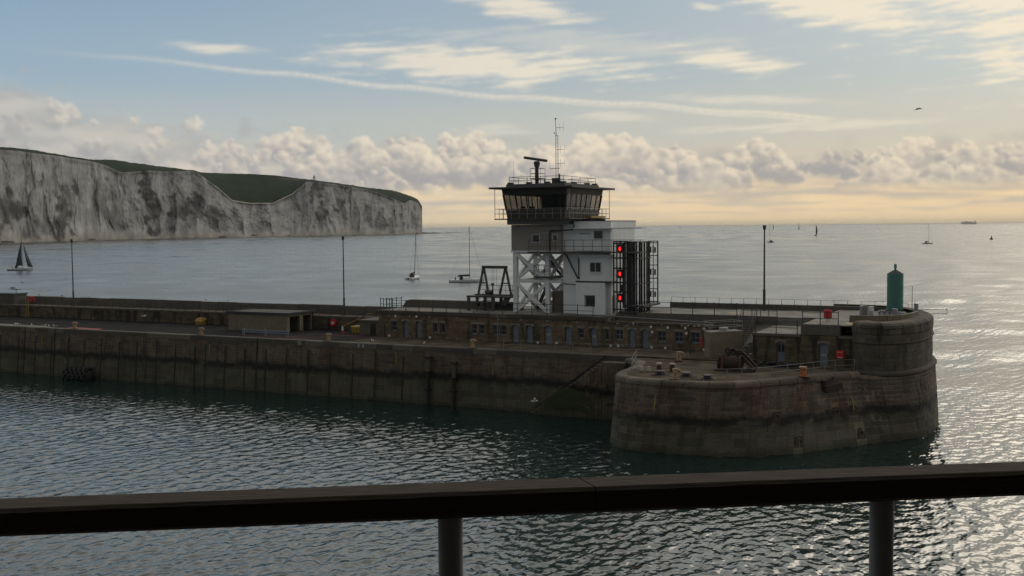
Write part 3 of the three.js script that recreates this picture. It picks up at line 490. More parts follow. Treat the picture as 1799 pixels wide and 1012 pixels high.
// quay wall: s = x, battered, its face near z = 0
const QY = 6.5, PQ = (s, y, d) => V(s, y, 0.62 * (1 - y / QY) + d);
{
  const map = wallMap(-180, -40, -1, 7, 1536, 192, stained(3.45, [[-59, 6.4, 0.5], [-79.2, 6.2, 0.8], [-99.3, 6.2, 0.6], [-55.1, 5.9, 0.5], [-72, 6, 0.3], [-47, 6.2, 0.4]]));
  const t = thing('quay_wall', 'long weathered stone quay wall with dark timber fender strips rising from the water', 'quay wall', [-60, 0, 0]);
  part(t, 'wall_core', sweep(PQ, -180, -40.4, 60, [[-2.5, -3], [0, -3], [0, 0], [0, 3], [0, 5.95], [-0.02, 6.3], [-2.5, 6.3]]), mortarMat(map, [0.72, 0.69, 0.64]));
  const rows = []; let y = -0.9; while (y < 3.2) { rows.push([y, y + 0.68, 1.9]); y += 0.68; } while (y < 5.7) { const h = Math.min(0.41, 5.92 - y); rows.push([y, y + h, 0.95]); y += h; }
  masonry(t, PQ, -180, -40.6, rows, { mat: stoneMat(map), proud: 0.026, joint: 0.045, spread: 0.3, holes: [[-51, -40.6, -1, 0.3]] });
  for (let x = -180; x < -41; ) { const e = Math.min(-40.4, x + rr(2.1, 3.1)), k = rr(0, 0.02); part(t, 'coping_stone', sweep(PQ, x + 0.012, e - 0.012, 1, [[-0.85, 5.94], [0.05 + k, 5.94], [0.06 + k, 6.42], [0.02, 6.51], [-0.85, 6.515]]), cope()); x = e; }
  // timber strips bolted to the face, some with a paler steel edge
  const strips = [-174, -169.5, -165, -160.8, -156.6, -152.4, -148.4, -144.4, -140.6, -136.4, -132.6, -129.2, -126, -122.7, -119.6, -116.4, -113.1, -109.9, -106.4, -103.1, -99.8, -98, -94.8, -91.6, -88.3, -85.1, -81.8, -78.6, -75.3, -72.1, -68.3];
  for (const x of strips) { const top = 5.6 - rr(0, 0.5); part(t, 'fender_timber', new G().hexa([PQ(x - 0.12, -1.5, 0.075), PQ(x + 0.1, -1.5, 0.075), PQ(x + 0.1, -1.5, -0.1), PQ(x - 0.12, -1.5, -0.1)], [PQ(x - 0.07, top, 0.07), PQ(x + 0.07, top, 0.07), PQ(x + 0.07, top, -0.1), PQ(x - 0.07, top, -0.1)]), M.timber); if (rnd() < 0.55) part(t, 'steel_guide', new G().bar(PQ(x + 0.21, top, 0.05), PQ(x + 0.2, top - rr(0.8, 2), 0.05), 0.09), M.timberPale); }
  for (const x of [-131.4, -125.4, -89.7]) part(t, 'joint_strip', new G().hexa([PQ(x - 0.1, -1, 0.05), PQ(x + 0.1, -1, 0.05), PQ(x + 0.1, -1, -0.1), PQ(x - 0.1, -1, -0.1)], [PQ(x - 0.09, 6.52, 0.09), PQ(x + 0.09, 6.52, 0.09), PQ(x + 0.09, 6.52, -0.1), PQ(x - 0.09, 6.52, -0.1)]), M.dim);
  for (const [x, y0, y1] of [[-127.8, 4.2, 5.2], [-97.3, 4.3, 5.5], [-69.2, 4.3, 5.7], [-56.6, 3.7, 5.0]]) part(t, 'grab_bar', new G().box(x - 0.035, x + 0.035, y0, y1, 0.22, 0.3), M.yellowLine, 'yellow painted grab bar on the stone');
  for (const x of [-108.4, -112.4]) { const g = new G(); for (const o of [-0.22, 0.22]) g.bar(PQ(x + o, 0.2, 0.2), PQ(x + o, 6.0, 0.14), 0.05); for (let k = 0; k < 18; k++) g.bar(PQ(x - 0.22, 0.4 + k * 0.31, 0.18), PQ(x + 0.22, 0.4 + k * 0.31, 0.18), 0.035); part(t, 'wall_ladder', g, x < -110 ? M.timberPale : M.darkSteel); }
  // painted berth numbers on the coping
  const digits = (txt, x) => { const cv = document.createElement('canvas'); cv.width = 64; cv.height = 64; const q = cv.getContext('2d'); q.fillStyle = '#b9b6ab'; q.fillRect(0, 0, 64, 64); q.fillStyle = '#26241f'; q.font = 'bold 50px sans-serif'; q.textAlign = 'center'; q.fillText(txt, 32, 50); const tx = new THREE.CanvasTexture(cv); tx.colorSpace = THREE.SRGBColorSpace; const g = new G(); g.quad(V(x - 0.28, 6.0, 0.128), V(x + 0.28, 6.0, 0.128), V(x + 0.28, 6.4, 0.098), V(x - 0.28, 6.4, 0.098), [0, 0], [1, 0], [1, 1], [0, 1]); part(t, 'painted_number', g, std([0.5, 0.5, 0.5], 0.9, { map: tx })); };
  digits('21', -83.2); 
  part(t, 'painted_mark', new G().box(-74.6, -74.4, 6.0, 6.4, 0.06, 0.1 + 0.03).box(-74.0, -73.8, 6.0, 6.4, 0.06, 0.13), std([0.3, 0.3, 0.28], 0.9));
}
// two round fender piles in front of the wall
for (const [x, top, l] of [[-64.7, 5.6, 'tall grey topped fender pile with iron bands, standing against the quay wall'], [-61.35, 5.1, 'shorter dark fender pile with one iron band against the quay wall']]) {
  const t = thing('fender_pile', l, 'fender pile', [x, 0, 0.75], 'fender piles');
  part(t, 'lower_pile', new G().cyl(V(x, -2, 0.95), V(x, top - 1.9, 0.62), 0.2, 0.2, 8), M.timber);
  part(t, 'upper_pile', new G().cyl(V(x, top - 1.9, 0.62), V(x, top, 0.42), 0.24, 0.24, 8), M.timberPale);
  for (const y of [top - 0.25, top - 1.9, 1.7]) part(t, 'iron_band', new G().box(x - 0.36, x + 0.36, y - 0.08, y + 0.06, 0.2, 0.75 + (6.5 - y) * 0.07), M.dim);
}
// decks
structure('quay_road', prism([[-190, -13], [-77.1, -13], [-77.1, -0.83], [-190, -0.83]], 3, 6.49), M.tarmac);
structure('quay_deck', prism([[-77.1, -13], [-28, -13], [-28, -0.83], [-77.1, -0.83]], 3, 6.47), M.deck);
structure('quay_edge', prism([[-190, -2.4], [-131, -2.4], [-126, -0.84], [-190, -0.84]], 6.0, 6.496), M.paving);
structure('paint_patch', prism([[-124.6, -2.3], [-118.6, -2.1], [-118.2, -0.86], [-124.4, -0.86]], 6.2, 6.503), M.redPaint);
for (const [x, z, l, a] of [[-91, -2.2, 5, 0.1], [-87, -3, 3.5, 1.2], [-86, -1.8, 4, 0.05], [-84, -3.6, 5, 0.7], [-79, -8.5, 6, 0.15], [-77.8, -6, 4, 1.1], [-82, -7, 6, 0.08]]) structure('road_marking', new G().bar(V(x - l / 2 * Math.cos(a), 6.489, z + l / 2 * Math.sin(a)), V(x + l / 2 * Math.cos(a), 6.489, z - l / 2 * Math.sin(a)), 0.14, 0.012), M.redPaint);

// pier head: outlines at deck level and at the water, left of the steps, round the nose, to the seaward side
const HT = [[-41, 0.3], [-39, 2.5], [-38.2, 6], [-37.9, 10], [-37.0, 12.6], [-35.3, 13.9], [-33.5, 14.2], [-31.3, 14.35], [-29.1, 14.3], [-27, 13.7], [-25.5, 12.6], [-23.5, 10.3], [-21.7, 7.8], [-20.4, 5.6], [-19.1, 3.6], [-17.5, 2.3], [-16, 1.8], [-14.6, 1.0], [-13.4, -0.6], [-12.5, -2.8], [-12.05, -5.5], [-11.95, -8], [-12.2, -12], [-13.5, -17], [-16, -22], [-22, -24]];
const HB = [[-41, 0.9], [-39.2, 3], [-38.6, 6.5], [-38.3, 10.5], [-37.4, 13.3], [-35.8, 14.9], [-34.1, 15.3], [-32, 15.3], [-29.9, 15.2], [-27.6, 14.9], [-25.6, 14.1], [-23.2, 12.6], [-21, 10.6], [-19.3, 8.3], [-17.6, 5.8], [-15.8, 3.3], [-14.4, 1.5], [-13.2, 0], [-12.3, -1.5], [-11.8, -3.2], [-11.5, -5.5], [-11.5, -8], [-11.8, -12], [-13.2, -17.4], [-15.7, -22.4], [-22, -24.6]];
const curveOf = (pts) => new THREE.CatmullRomCurve3(pts.map(([x, z]) => V(x, 0, z)), false, 'centripetal');
const cT = curveOf(HT), cB = curveOf(HB), HL = 76; // s runs 0..HL metres (nearly)
const HY = 6.3, PH = (s, y, d) => { const t = clamp(s / HL, 0, 1), k = y / HY, f = (u) => cB.getPoint(u).lerp(cT.getPoint(u), k), p = f(t), tg = f(Math.min(1, t + 0.004)).sub(f(Math.max(0, t - 0.004))).normalize(); return V(p.x - tg.z * d, y, p.z + tg.x * d); };
{ // step s so that its unit is near a metre along the curve: table of length against parameter
  const n = 400, len = [0]; let a = cT.getPoint(0).lerp(cB.getPoint(0), 0.5);
  for (let i = 1; i <= n; i++) { const b = cT.getPoint(i / n).lerp(cB.getPoint(i / n), 0.5); len.push(len[i - 1] + a.distanceTo(b)); a = b; }
  PH.length_ = len[n]; PH.tab = len;
}
const HLEN = PH.length_, PHs = (s, y, d) => { const l = PH.tab; let lo = 0, hi = l.length - 1; s = clamp(s, 0, HLEN); while (hi - lo > 1) { const m = (lo + hi) >> 1; l[m] <= s ? (lo = m) : (hi = m); } return PH(((lo + (s - l[lo]) / Math.max(1e-6, l[hi] - l[lo])) / (l.length - 1)) * HL, y, d); };
const nearS = (x, z, y) => { let best = 0, bd = 1e9; for (let s = 0; s < HLEN; s += 0.05) { const p = PHs(s, y, 0), d = (p.x - x) ** 2 + (p.z - z) ** 2; if (d < bd) { bd = d; best = s; } } return best; };
const sDeckEnd = nearS(-17.2, 2.2, 6.3);
{
  const map = wallMap(0, HLEN, -1, 7, 1536, 192, stained(3.15, [[nearS(-21.3, 7.4, 6), 6.1, 1.6], [nearS(-31.2, 14.3, 6), 6.0, 0.8], [nearS(-24.5, 11.5, 6), 6.0, 1.5], [nearS(-19, 3.5, 6), 5.9, 0.7], [nearS(-12.3, -3.5, 5), 5.9, 1.3], [nearS(-28, 14, 6), 5.8, 0.5], [nearS(-36, 13.4, 6), 5.6, 0.6]]));
  const t = thing('pier_head', 'rounded battered stone pier head with worn coping and a black tide line', 'pier head', [-27, 0, 6]);
  part(t, 'wall_core', sweep(PHs, 0, HLEN, 120, [[-2, -3], [0, -3], [0, 0], [0, 3], [0, 5.8], [-0.02, 6.0], [-2, 6.0]]), mortarMat(map, [0.85, 0.80, 0.72]));
  const rows = []; let y = -0.75; while (y < 1.2) { rows.push([y, y + 0.74, 2.1]); y += 0.74; } while (y < 2.7) { rows.push([y, y + 0.5, 1.3]); y += 0.5; } while (y < 5.6) { const h = Math.min(0.42, 5.78 - y); rows.push([y, y + h, 0.92]); y += h; }
  const socket = [[-22.4, 11.2, 3.15, 0.45], [-18.9, 5.2, 3.0, 0.45], [-17.6, 3.6, 3.0, 0.45], [-20.2, 8, 3.1, 0.28], [-20.9, 10.3, 0.95, 0.5], [-16.4, 4.3, 1.0, 0.5]].map(([x, z, yy, r]) => [nearS(x, z, yy), yy, r]);
  masonry(t, PHs, 0.2, HLEN - 0.2, rows, { mat: stoneMat(map), proud: 0.035, joint: 0.05, spread: 0.34, bend: 1.2, holes: socket.map(([s, yy, r]) => [s - r, s + r, yy - r, yy + r]) });
  for (const [s, yy, r] of socket) {
    const g = new G(), c = (a, b, d) => PHs(s + a * r * 0.96, yy + b * r * 0.96, d);
    g.quad(c(-1, -1, 0.01), c(1, -1, 0.01), c(1, 1, 0.01), c(-1, 1, 0.01)); const p = part(t, 'socket_stone', g, M.rustDark);
    const ring = new THREE.TorusGeometry(r * 0.55, r * 0.13, 6, 16), n = PHs(s, yy, 1).sub(PHs(s, yy, 0)), q = new THREE.Quaternion().setFromUnitVectors(V(0, 0, 1), n.normalize());
    part(p, 'mooring_ring', new G().add(ring, new THREE.Matrix4().compose(PHs(s, yy, 0.06), q, V(1, 1, 1)), true), M.darkSteel);
  }
  const hc = [[0.36, 0.34, 0.32], [0.45, 0.43, 0.40], [0.58, 0.56, 0.53]].map((c) => std(c, 0.92, { map, bumpMap: grit, bumpScale: 0.01 }));
  for (let s = 0; s < sDeckEnd; ) { let e = s + rr(1.7, 2.5); if (sDeckEnd - e < 1) e = sDeckEnd; const k = rr(0.02, 0.1), prof = [[-0.95, 5.78], [0.03 + k, 5.78], [0.08 + k, 5.9], [0.06 + k, 6.1], [-0.03 + k, 6.24], [-0.16, 6.31 + k * 0.2], [-0.95, 6.32]]; part(t, 'coping_stone', sweep(PHs, s + 0.03, e - 0.03, 4, prof), hc[Math.floor(rnd() * 3)]); s = e; }
  for (const [x, z, y0, y1] of [[-32.6, 14.3, 3.9, 5.0], [-17.8, 3.4, 3.0, 4.2]]) { const s = nearS(x, z, 4.4); part(t, 'grab_bar', new G().bar(PHs(s, y0, 0.14), PHs(s, y1, 0.14), 0.07), M.yellowLine, 'yellow painted grab bar on the stone'); }
  const s = nearS(-19.6, 4.6, 5.2); part(t, 'timber_fender', new G().bar(PHs(s - 1.2, 5.15, 0.3), PHs(s + 1.1, 5.3, 0.3), 0.55).bar(PHs(s - 1.2, 5.65, 0.28), PHs(s + 0.2, 5.95, 0.2), 0.4), M.rustDark);
  const flat = []; for (let q = 0.3; q <= sDeckEnd; q += 0.5) { const p = PHs(q, HY, -0.93); flat.push([p.x, p.z]); } flat.push([-18, -0.9], [-28.5, -0.9], [-41, -0.9]);
  structure('head_deck', prism(flat, 4, 6.3), M.deck);
}
// round bastion on the nose of the head
const DO = [[-18.4, -1.0], [-17.9, -0.1], [-17.0, 0.9], [-15.9, 1.25], [-14.7, 0.7], [-13.5, -0.9], [-12.72, -3], [-12.35, -5.5], [-12.2, -8], [-12.45, -12], [-13.6, -16.5], [-15.8, -20.5], [-19, -22.8], [-24, -23.5]];
const cD = curveOf(DO), DLEN = cD.getLength(), PD = (s, y, d) => { const t = clamp(s / DLEN), p = cD.getPointAt(t), g = cD.getTangentAt(t); return V(p.x - g.z * d, y, p.z + g.x * d); };
{
  const map = wallMap(0, DLEN, 5.5, 11, 1024, 128, (s, y) => { const n = 0.5 + 0.5 * fbm(s * 0.45 + 20, y * 0.5, 5), run = 0.5 + 0.5 * fbm(s * 1.3 + 8, y * 0.14, 4), k = (0.72 + 0.4 * n) * lerp(1, 0.72, smooth(0.5, 0.68, run)) + 0.04 * noise(s * 6, y * 6); return [0.5 * k, 0.47 * k, 0.42 * k]; });
  const t = thing('bastion', 'round stone bastion with a heavy roll moulding, carrying the green beacon', 'bastion', [-17, 5.9, -8]);
  part(t, 'wall_core', sweep(PD, 0, DLEN, 70, [[-1.5, 5.5], [0, 5.5], [0, 7.5], [0, 9.75], [-1.5, 9.75]]), mortarMat(map));
  const m = stoneMat(map), rows = []; for (let y = 6.35; y < 8.8; y += 0.41) rows.push([y, y + 0.41, 1.15]); rows.push([8.98, 9.4, 1.3], [9.4, 9.74, 1.3]);
  masonry(t, PD, 0, DLEN, rows, { mat: m, proud: 0.03, joint: 0.04, spread: 0.3, bend: 1.2 });
  const bc = [[0.30, 0.285, 0.265], [0.37, 0.355, 0.33], [0.45, 0.43, 0.40]].map((c) => std(c, 0.92, { map, bumpMap: grit, bumpScale: 0.012 }));
  const roll = []; for (let k = 0; k <= 8; k++) { const a = -Math.PI / 2 + (k / 8) * Math.PI; roll.push([0.42 * Math.cos(a) + 0.04, 6.08 + 0.3 * Math.sin(a)]); }
  for (let s = 1.5; s < DLEN - 1; s += 1.6) { const e = Math.min(DLEN, s + 1.59); part(t, 'roll_moulding', sweep(PD, s, e, 3, [[-0.2, 5.78], ...roll, [-0.2, 6.38]]), COPE[0]); }
  for (let s = 0; s < DLEN - 0.5; s += 1.9) { const e = Math.min(DLEN, s + 1.885); part(t, 'string_course', sweep(PD, s, e, 3, [[-0.2, 8.83], [0.03, 8.83], [0.15, 8.9], [0.15, 8.97], [0.02, 9.0], [-0.2, 9.0]]), COPE[1]); }
  for (let s = 0; s < DLEN - 0.5; ) { const e = Math.min(DLEN, s + rr(1.6, 2.3)), k = rr(0, 0.05); part(t, 'coping_stone', sweep(PD, s + 0.03, e - 0.03, 3, [[-1.5, 10.28], [0.02 + k, 10.28], [0.06 + k, 10.34], [0.03 + k, 10.58], [-0.16, 10.76], [-0.45, 10.84], [-1.5, 10.86]]), bc[Math.floor(rnd() * 3)]); s = e; }
  for (let s = 0; s < DLEN - 0.5; ) { const e = Math.min(DLEN, s + rr(1.3, 2.0)), k = rr(0, 0.05); part(t, 'blocking_stone', sweep(PD, s + 0.025, e - 0.025, 3, [[-1.5, 9.75], [0.05 + k, 9.75], [0.07 + k, 9.8], [0.06 + k, 10.22], [0.0, 10.27], [-1.5, 10.27]]), bc[Math.floor(rnd() * 3)]); s = e; }
  const flat = []; for (let q = 0; q <= DLEN; q += 0.6) { const p = PD(q, 0, -1.45); flat.push([p.x, p.z]); }
  structure('bastion_deck', prism([...flat.filter(([x]) => x > -18.7), [-18.7, -22], [-18.7, -4.4]], 9, 10.5), M.paving);
}
// upper decks over the building and behind
structure('upper_deck', prism([[-77.1, -21.5], [-46.5, -21.5], [-46.5, -8.45], [-77.1, -8.45]], 6.4, 9.75), M.paving);
structure('upper_deck', prism([[-46.5, -21.5], [-23.3, -21.5], [-23.3, -11], [-46.5, -11]], 6.4, 10.1), M.paving);
structure('upper_deck', prism([[-28, -11], [-23.3, -11], [-23.3, -1.45], [-28, -1.45]], 6.4, 9.28), M.paving);
structure('upper_deck', prism([[-23.3, -21.5], [-18, -21.5], [-18, -4.3], [-23.3, -4.3]], 6.4, 10.3), M.paving);
structure('upper_deck', prism([[-23.3, -4.3], [-19.6, -4.3], [-19.6, -1.45], [-23.3, -1.45]], 6.4, 10.3), M.paving); // an open store is left under the next slab
structure('store_roof', prism([[-19.6, -4.3], [-17.9, -4.3], [-17.9, -1.45], [-19.6, -1.45]], 10.2, 10.3), M.paving);
structure('store_floor', prism([[-19.6, -4.3], [-17.9, -4.3], [-17.9, -1.45], [-19.6, -1.45]], 6.4, 9.3), M.deck);
structure('roof_ledge', prism([[-46.5, -11], [-34.4, -11], [-34.4, -8.45], [-46.5, -8.45]], 6.4, 9.27), M.deck);
for (const [x0, x1, z0, z1, y] of [[-34.5, -33.1, -15.5, -14.2, 10.1], [-19.6, -17.2, -4.6, -3.2, 10.3], [-72.5, -71.2, -10.2, -9.8, 9.75], [-69.6, -68.4, -10.2, -9.8, 9.75]]) structure('road_marking', prism([[x0, z0], [x1, z0], [x1, z1], [x0, z1]], y - 0.1, y + 0.012), M.yellow);
{
  const t = thing('retaining_wall', 'dark concrete retaining edge below the black railing of the upper deck', 'wall', [-40, 9.2, -11]);
  for (let x = -46.4; x < -28; x += 2.3) part(t, 'panel', new G().box(x + 0.01, Math.min(-28, x + 2.29), 9.1, 10.16, -11.2, -10.9, 0.02), M.concreteDark);
}
// low stone wall along the road, the walkway on it and the sea parapet behind
{
  const PB = (s, y, d) => V(s, y, -13 + d), map = wallMap(-185, -77, 6, 9, 1024, 64, (s, y) => { const n = 0.5 + 0.5 * fbm(s * 0.6, y * 0.7, 5), r = 0.5 + 0.5 * fbm(s * 1.1 + 30, y * 0.2, 4), k = (0.62 + 0.5 * n) * lerp(1, 0.6, smooth(0.52, 0.66, r)); return [0.55 * k, 0.5 * k, 0.42 * k]; });
  const t = thing('road_wall', 'low stone wall beside the quay road under the walkway railing', 'wall', [-110, 6.5, -13]);
  part(t, 'wall_core', new G().box(-185, -77.1, 6, 8.2, -16, -13.02), mortarMat(map));
  const rows = []; for (let y = 6.5; y < 8.0; y += 0.4) rows.push([y, y + 0.4, 1.2]);
  masonry(t, PB, -185, -77.2, rows, { mat: stoneMat(map), proud: 0.03, joint: 0.03, most: 150 });
  for (let x = -185; x < -78; ) { const e = Math.min(-77.1, x + rr(1.8, 2.6)); part(t, 'coping_stone', new G().box(x + 0.01, e - 0.01, 8.1, 8.36, -13.6, -12.9, 0.02), M.concreteDark); x = e; }
  structure('walkway', prism([[-185, -16], [-77.1, -16], [-77.1, -13.6], [-185, -13.6]], 7, 8.34), M.deck);
  const u = thing('sea_parapet', 'long dark sea parapet wall behind the walkway, made of grey panels', 'wall', [-110, 8.3, -16.3]);
  for (let x = -185; x < -77.5; ) { const e = Math.min(-77.1, x + rr(2.6, 4.2)); part(u, 'panel', new G().box(x + 0.02, e - 0.02, 6, 9.5 + rr(-0.05, 0.05), -16.9, -16.2 + rr(-0.02, 0.02), 0.03), rnd() < 0.5 ? M.concreteDark : std([0.10, 0.095, 0.088], 0.92, { map: mottled })); x = e; }
  const v = thing('roof_parapet', 'dark stone parapet behind the gantry on the building roof', 'wall', [-66, 9.75, -14.5]);
  part(v, 'sloped_end', new G().hexa([V(-77.6, 9.7, -14.2), V(-76.4, 9.7, -14.2), V(-76.4, 9.7, -14.9), V(-77.6, 9.7, -14.9)], [V(-76.9, 10.6, -14.2), V(-76.4, 10.72, -14.2), V(-76.4, 10.72, -14.9), V(-76.9, 10.6, -14.9)]), M.concreteDark);
  for (let x = -76.4; x < -60.2; x += 2.7) part(v, 'panel', new G().box(x + 0.012, Math.min(-60.2, x + 2.69), 9.7, 10.72, -14.9, -14.2, 0.03), M.concreteDark);
  for (let x = -60.2; x < -53.8; x += 2.7) part(v, 'panel', new G().box(x + 0.012, Math.min(-53.8, x + 2.69), 9.7, 10.72, -18.9, -18.2, 0.03), M.concreteDark);
  const w = thing('rear_parapet', 'low dark parapet on the seaward edge of the upper deck, with thin railing', 'wall', [-31, 10.1, -21]);
  for (let x = -43.4; x < -18; x += 3.1) part(w, 'panel', new G().box(x + 0.012, Math.min(-18, x + 3.09), 9.9, 10.72, -21.5, -20.9, 0.03), M.concreteDark);
}
// the stone building under the upper deck
const WINDOWS = [[-75.2, -74.45, 2], [-69.2, -68.6, 1], [-68.2, -67.6, 1], [-63.8, -63.08, 2], [-62.8, -62.1, 2], [-60.9, -60.15, 2], [-59.93, -59.15, 2], [-49.95, -49.25, 2], [-46.7, -46.2, 1], [-45.36, -44.5, 3], [-40.4, -39.5, 3], [-38.45, -37.55, 3], [-36.56, -35.68, 3]];
const DOORS = [[-73.5, -72.75], [-71.65, -70.9], [-58.4, -57.55], [-56.55, -55.7], [-54.2, -53.25], [-51.6, -50.75], [-48.4, -47.6], [-43.8, -43.05], [-42.26, -41.45]];
function doorInto(t, x0, x1, y0, y1, zf, { glazed = false, notice = false } = {}) {
  const d = part(t, 'door', plate(arched(x0 + 0.02, x1 - 0.02, y0, y1 - 0.04, 0.16), [], zf - 0.3, zf - 0.24), M.doorBlue);
  const w = x1 - x0; for (const k of [0.2, 0.4, 0.6, 0.8]) part(d, 'batten', new G().box(x0 + w * k - 0.012, x0 + w * k + 0.012, y0 + 0.03, y1 - 0.24, zf - 0.245, zf - 0.228), M.doorBlue);
  part(d, 'handle', new G().box(x1 - 0.16, x1 - 0.1, y0 + 0.95, y0 + 1.12, zf - 0.24, zf - 0.18), M.blackSteel);
  if (glazed) for (const k of [0, 1]) part(d, 'pane', new G().box(x0 + 0.1 + k * (w / 2 - 0.05), x0 + w / 2 - 0.04 + k * (w / 2 - 0.06), y0 + 1.2, y1 - 0.3, zf - 0.24, zf - 0.22), M.glassDark);
  if (notice) part(d, 'notice', new G().box(x0 + 0.16, x1 - 0.16, y0 + 0.95, y0 + 1.17, zf - 0.226, zf - 0.216), M.signGrey);
}
function windowInto(t, x0, x1, y0, y1, zf, n) {
  const f = part(t, 'window', plate(rect(x0, x1, y0, y1), n === 1 ? [rect(x0 + 0.09, x1 - 0.09, y0 + 0.1, y1 - 0.09)] : n === 2 ? [rect(x0 + 0.08, x1 - 0.08, y0 + 0.16, (y0 + y1) / 2 - 0.03), rect(x0 + 0.08, x1 - 0.08, (y0 + y1) / 2 + 0.03, y1 - 0.08)] : [0, 1].flatMap((a) => [0, 1].map((b) => rect(lerp(x0, x1, a * 0.5) + (a ? 0.025 : 0.07), lerp(x0, x1, a * 0.5 + 0.5) - (a ? 0.07 : 0.025), lerp(y0 + 0.08, y1, b * 0.5) + (b ? 0.03 : 0.09), lerp(y0 + 0.08, y1, b * 0.5 + 0.5) - (b ? 0.07 : 0.03)))), zf - 0.26, zf - 0.2), M.doorBlue);
  part(f, 'pane', new G().box(x0 + 0.03, x1 - 0.03, y0 + 0.03, y1 - 0.03, zf - 0.25, zf - 0.235), M.glassDark);
  part(t, 'window_sill', new G().box(x0 - 0.1, x1 + 0.1, y0 - 0.14, y0 - 0.005, zf - 0.2, zf + 0.06, 0.012), M.concreteDark);
}
{
  const zf = -8, map = wallMap(-78, -34, 6, 10, 1024, 128, (s, y) => { const n = 0.5 + 0.5 * fbm(s * 0.55 + 60, y * 0.6, 5), r = 0.5 + 0.5 * fbm(s * 1.2 + 90, y * 0.2, 4), k = (0.7 + 0.44 * n) * lerp(1, 0.72, smooth(0.53, 0.7, r)) + 0.03 * noise(s * 7, y * 7); return [0.60 * k, 0.535 * k, 0.44 * k]; });
  const t = thing('stone_building', 'long low stone building with blue doors and sash windows along the quay', 'building', [-56, 6.45, -8.2]);
  const holes = [...WINDOWS.map(([a, b]) => rect(a, b, 7.22, 8.42)), ...DOORS.map(([a, b]) => arched(a, b, 6.48, 8.58, 0.16))];
  part(t, 'wall_core', plate(rect(-77.1, -34.4, 6.3, 9.3), holes, zf - 0.45, zf), mortarMat(map, [0.42, 0.4, 0.36]));
  const m = stoneMat(map, [0.46, 0.44, 0.41]), rows = [[6.46, 6.78, 0.9], [6.78, 7.08, 0.7], [7.08, 7.22, 0.8], [7.22, 7.52, 0.62], [7.52, 7.82, 0.66], [7.82, 8.12, 0.6], [8.12, 8.42, 0.64], [8.42, 8.72, 0.7], [8.72, 9.0, 0.75], [9.0, 9.26, 0.8]];
  masonry(t, (s, y, d) => V(s, y, zf + d), -77.1, -34.4, rows, { mat: m, proud: 0.026, joint: 0.034, spread: 0.3, holes: [...WINDOWS.map(([a, b]) => [a, b, 7.08, 8.42]), ...WINDOWS.map(([a, b]) => [a - 0.16, b + 0.16, 8.42, 8.72]), ...DOORS.map(([a, b]) => [a, b, 6.4, 8.42]), ...DOORS.map(([a, b]) => [a - 0.22, b + 0.22, 8.42, 8.72])] });
  const dress = std([0.235, 0.215, 0.18], 0.9, { map: mottled });
  for (const [a, b] of WINDOWS) part(t, 'lintel', new G().box(a - 0.15, b + 0.15, 8.43, 8.71, zf - 0.1, zf + 0.035, 0.01), dress);
  for (const [a, b] of DOORS) part(t, 'lintel', plate([[a - 0.21, 8.43], [a, 8.43], ...arched(a, b, 6, 8.58, 0.16).slice(2).reverse().map(([x, y]) => [x, y]), [b, 8.43], [b + 0.21, 8.43], [b + 0.21, 8.71], [a - 0.21, 8.71]], [], zf - 0.1, zf + 0.04), dress);
  for (const [a, b, n] of WINDOWS) windowInto(t, a, b, 7.22, 8.42, zf, n);
  DOORS.forEach(([a, b], i) => doorInto(t, a, b, 6.48, 8.58, zf, { notice: i === 4 || i === 6 }));
  for (let x = -77.4; x < -46.6; ) { const e = Math.min(-46.5, x + rr(1.6, 2.5)); part(t, 'cornice_stone', new G().box(x + 0.01, e - 0.01, 9.3, 9.78, zf - 0.46, zf + 0.12, 0.03), cope()); x = e; }
  for (let x = -46.5; x < -34.5; ) { const e = Math.min(-34.3, x + rr(1.6, 2.5)); part(t, 'cornice_stone', new G().box(x + 0.01, e - 0.01, 9.05, 9.32, zf - 0.46, zf + 0.1, 0.02), cope()); x = e; }
  for (const [x, y, k] of [[-75.48, 9.08, 0], [-74.53, 9.09, 1], [-72.45, 9.12, 0], [-71.49, 9.13, 1], [-69.6, 9.12, 0], [-65.8, 9.1, 0], [-75.5, 6.62, 1], [-72.5, 6.6, 0], [-69.6, 6.6, 1], [-65.8, 6.58, 0], [-60, 9.1, 0], [-57.1, 9.12, 0], [-53.7, 9.1, 0], [-50, 9.1, 0], [-55.0, 6.6, 1], [-52.6, 6.62, 1], [-41.15, 8.86, 1], [-41, 8.3, 1], [-39.2, 8.86, 1], [-37.2, 8.86, 1], [-37.1, 8.3, 1], [-35.1, 8.86, 1], [-45.9, 6.6, 1], [-45, 6.6, 1], [-44.4, 6.6, 0], [-41.1, 6.6, 1], [-39.5, 6.6, 1], [-35.1, 6.6, 1], [-43.9, 8.9, 0]]) part(t, k ? 'bulkhead_light' : 'vent_box', new G().box(x - 0.13, x + 0.13, y - 0.13, y + 0.14, zf, zf + 0.14, 0.02), k ? M.lampWhite : M.slabGrey);
  part(t, 'drain_pipe', new G().cyl(V(-76.2, 6.5, zf + 0.1), V(-76.2, 8.0, zf + 0.1), 0.05), M.blackSteel);
  part(t, 'roof_pipe', new G().cyl(V(-51.6, 9.9, -8.6), V(-47, 9.88, -8.6), 0.07).cyl(V(-47, 9.88, -8.6), V(-34.6, 9.45, -8.7), 0.08), std([0.12, 0.125, 0.135], 0.5));
  const sc = new G(); for (const [x, w] of [[-43.6, 0.05], [-43.2, 0.2], [-42.7, 0.05], [-45.1, 0.25], [-39.9, 0.1], [-36.9, 0.2], [-37.6, 0.15], [-36.2, 0.25], [-35.7, 0.2]]) sc.box(x - w / 2, x + w / 2, 9.08, 9.08 + rr(0.08, 0.22), zf + 0.1, zf + 0.113); part(t, 'lime_stain', sc, std([0.4, 0.39, 0.36], 0.9));
}
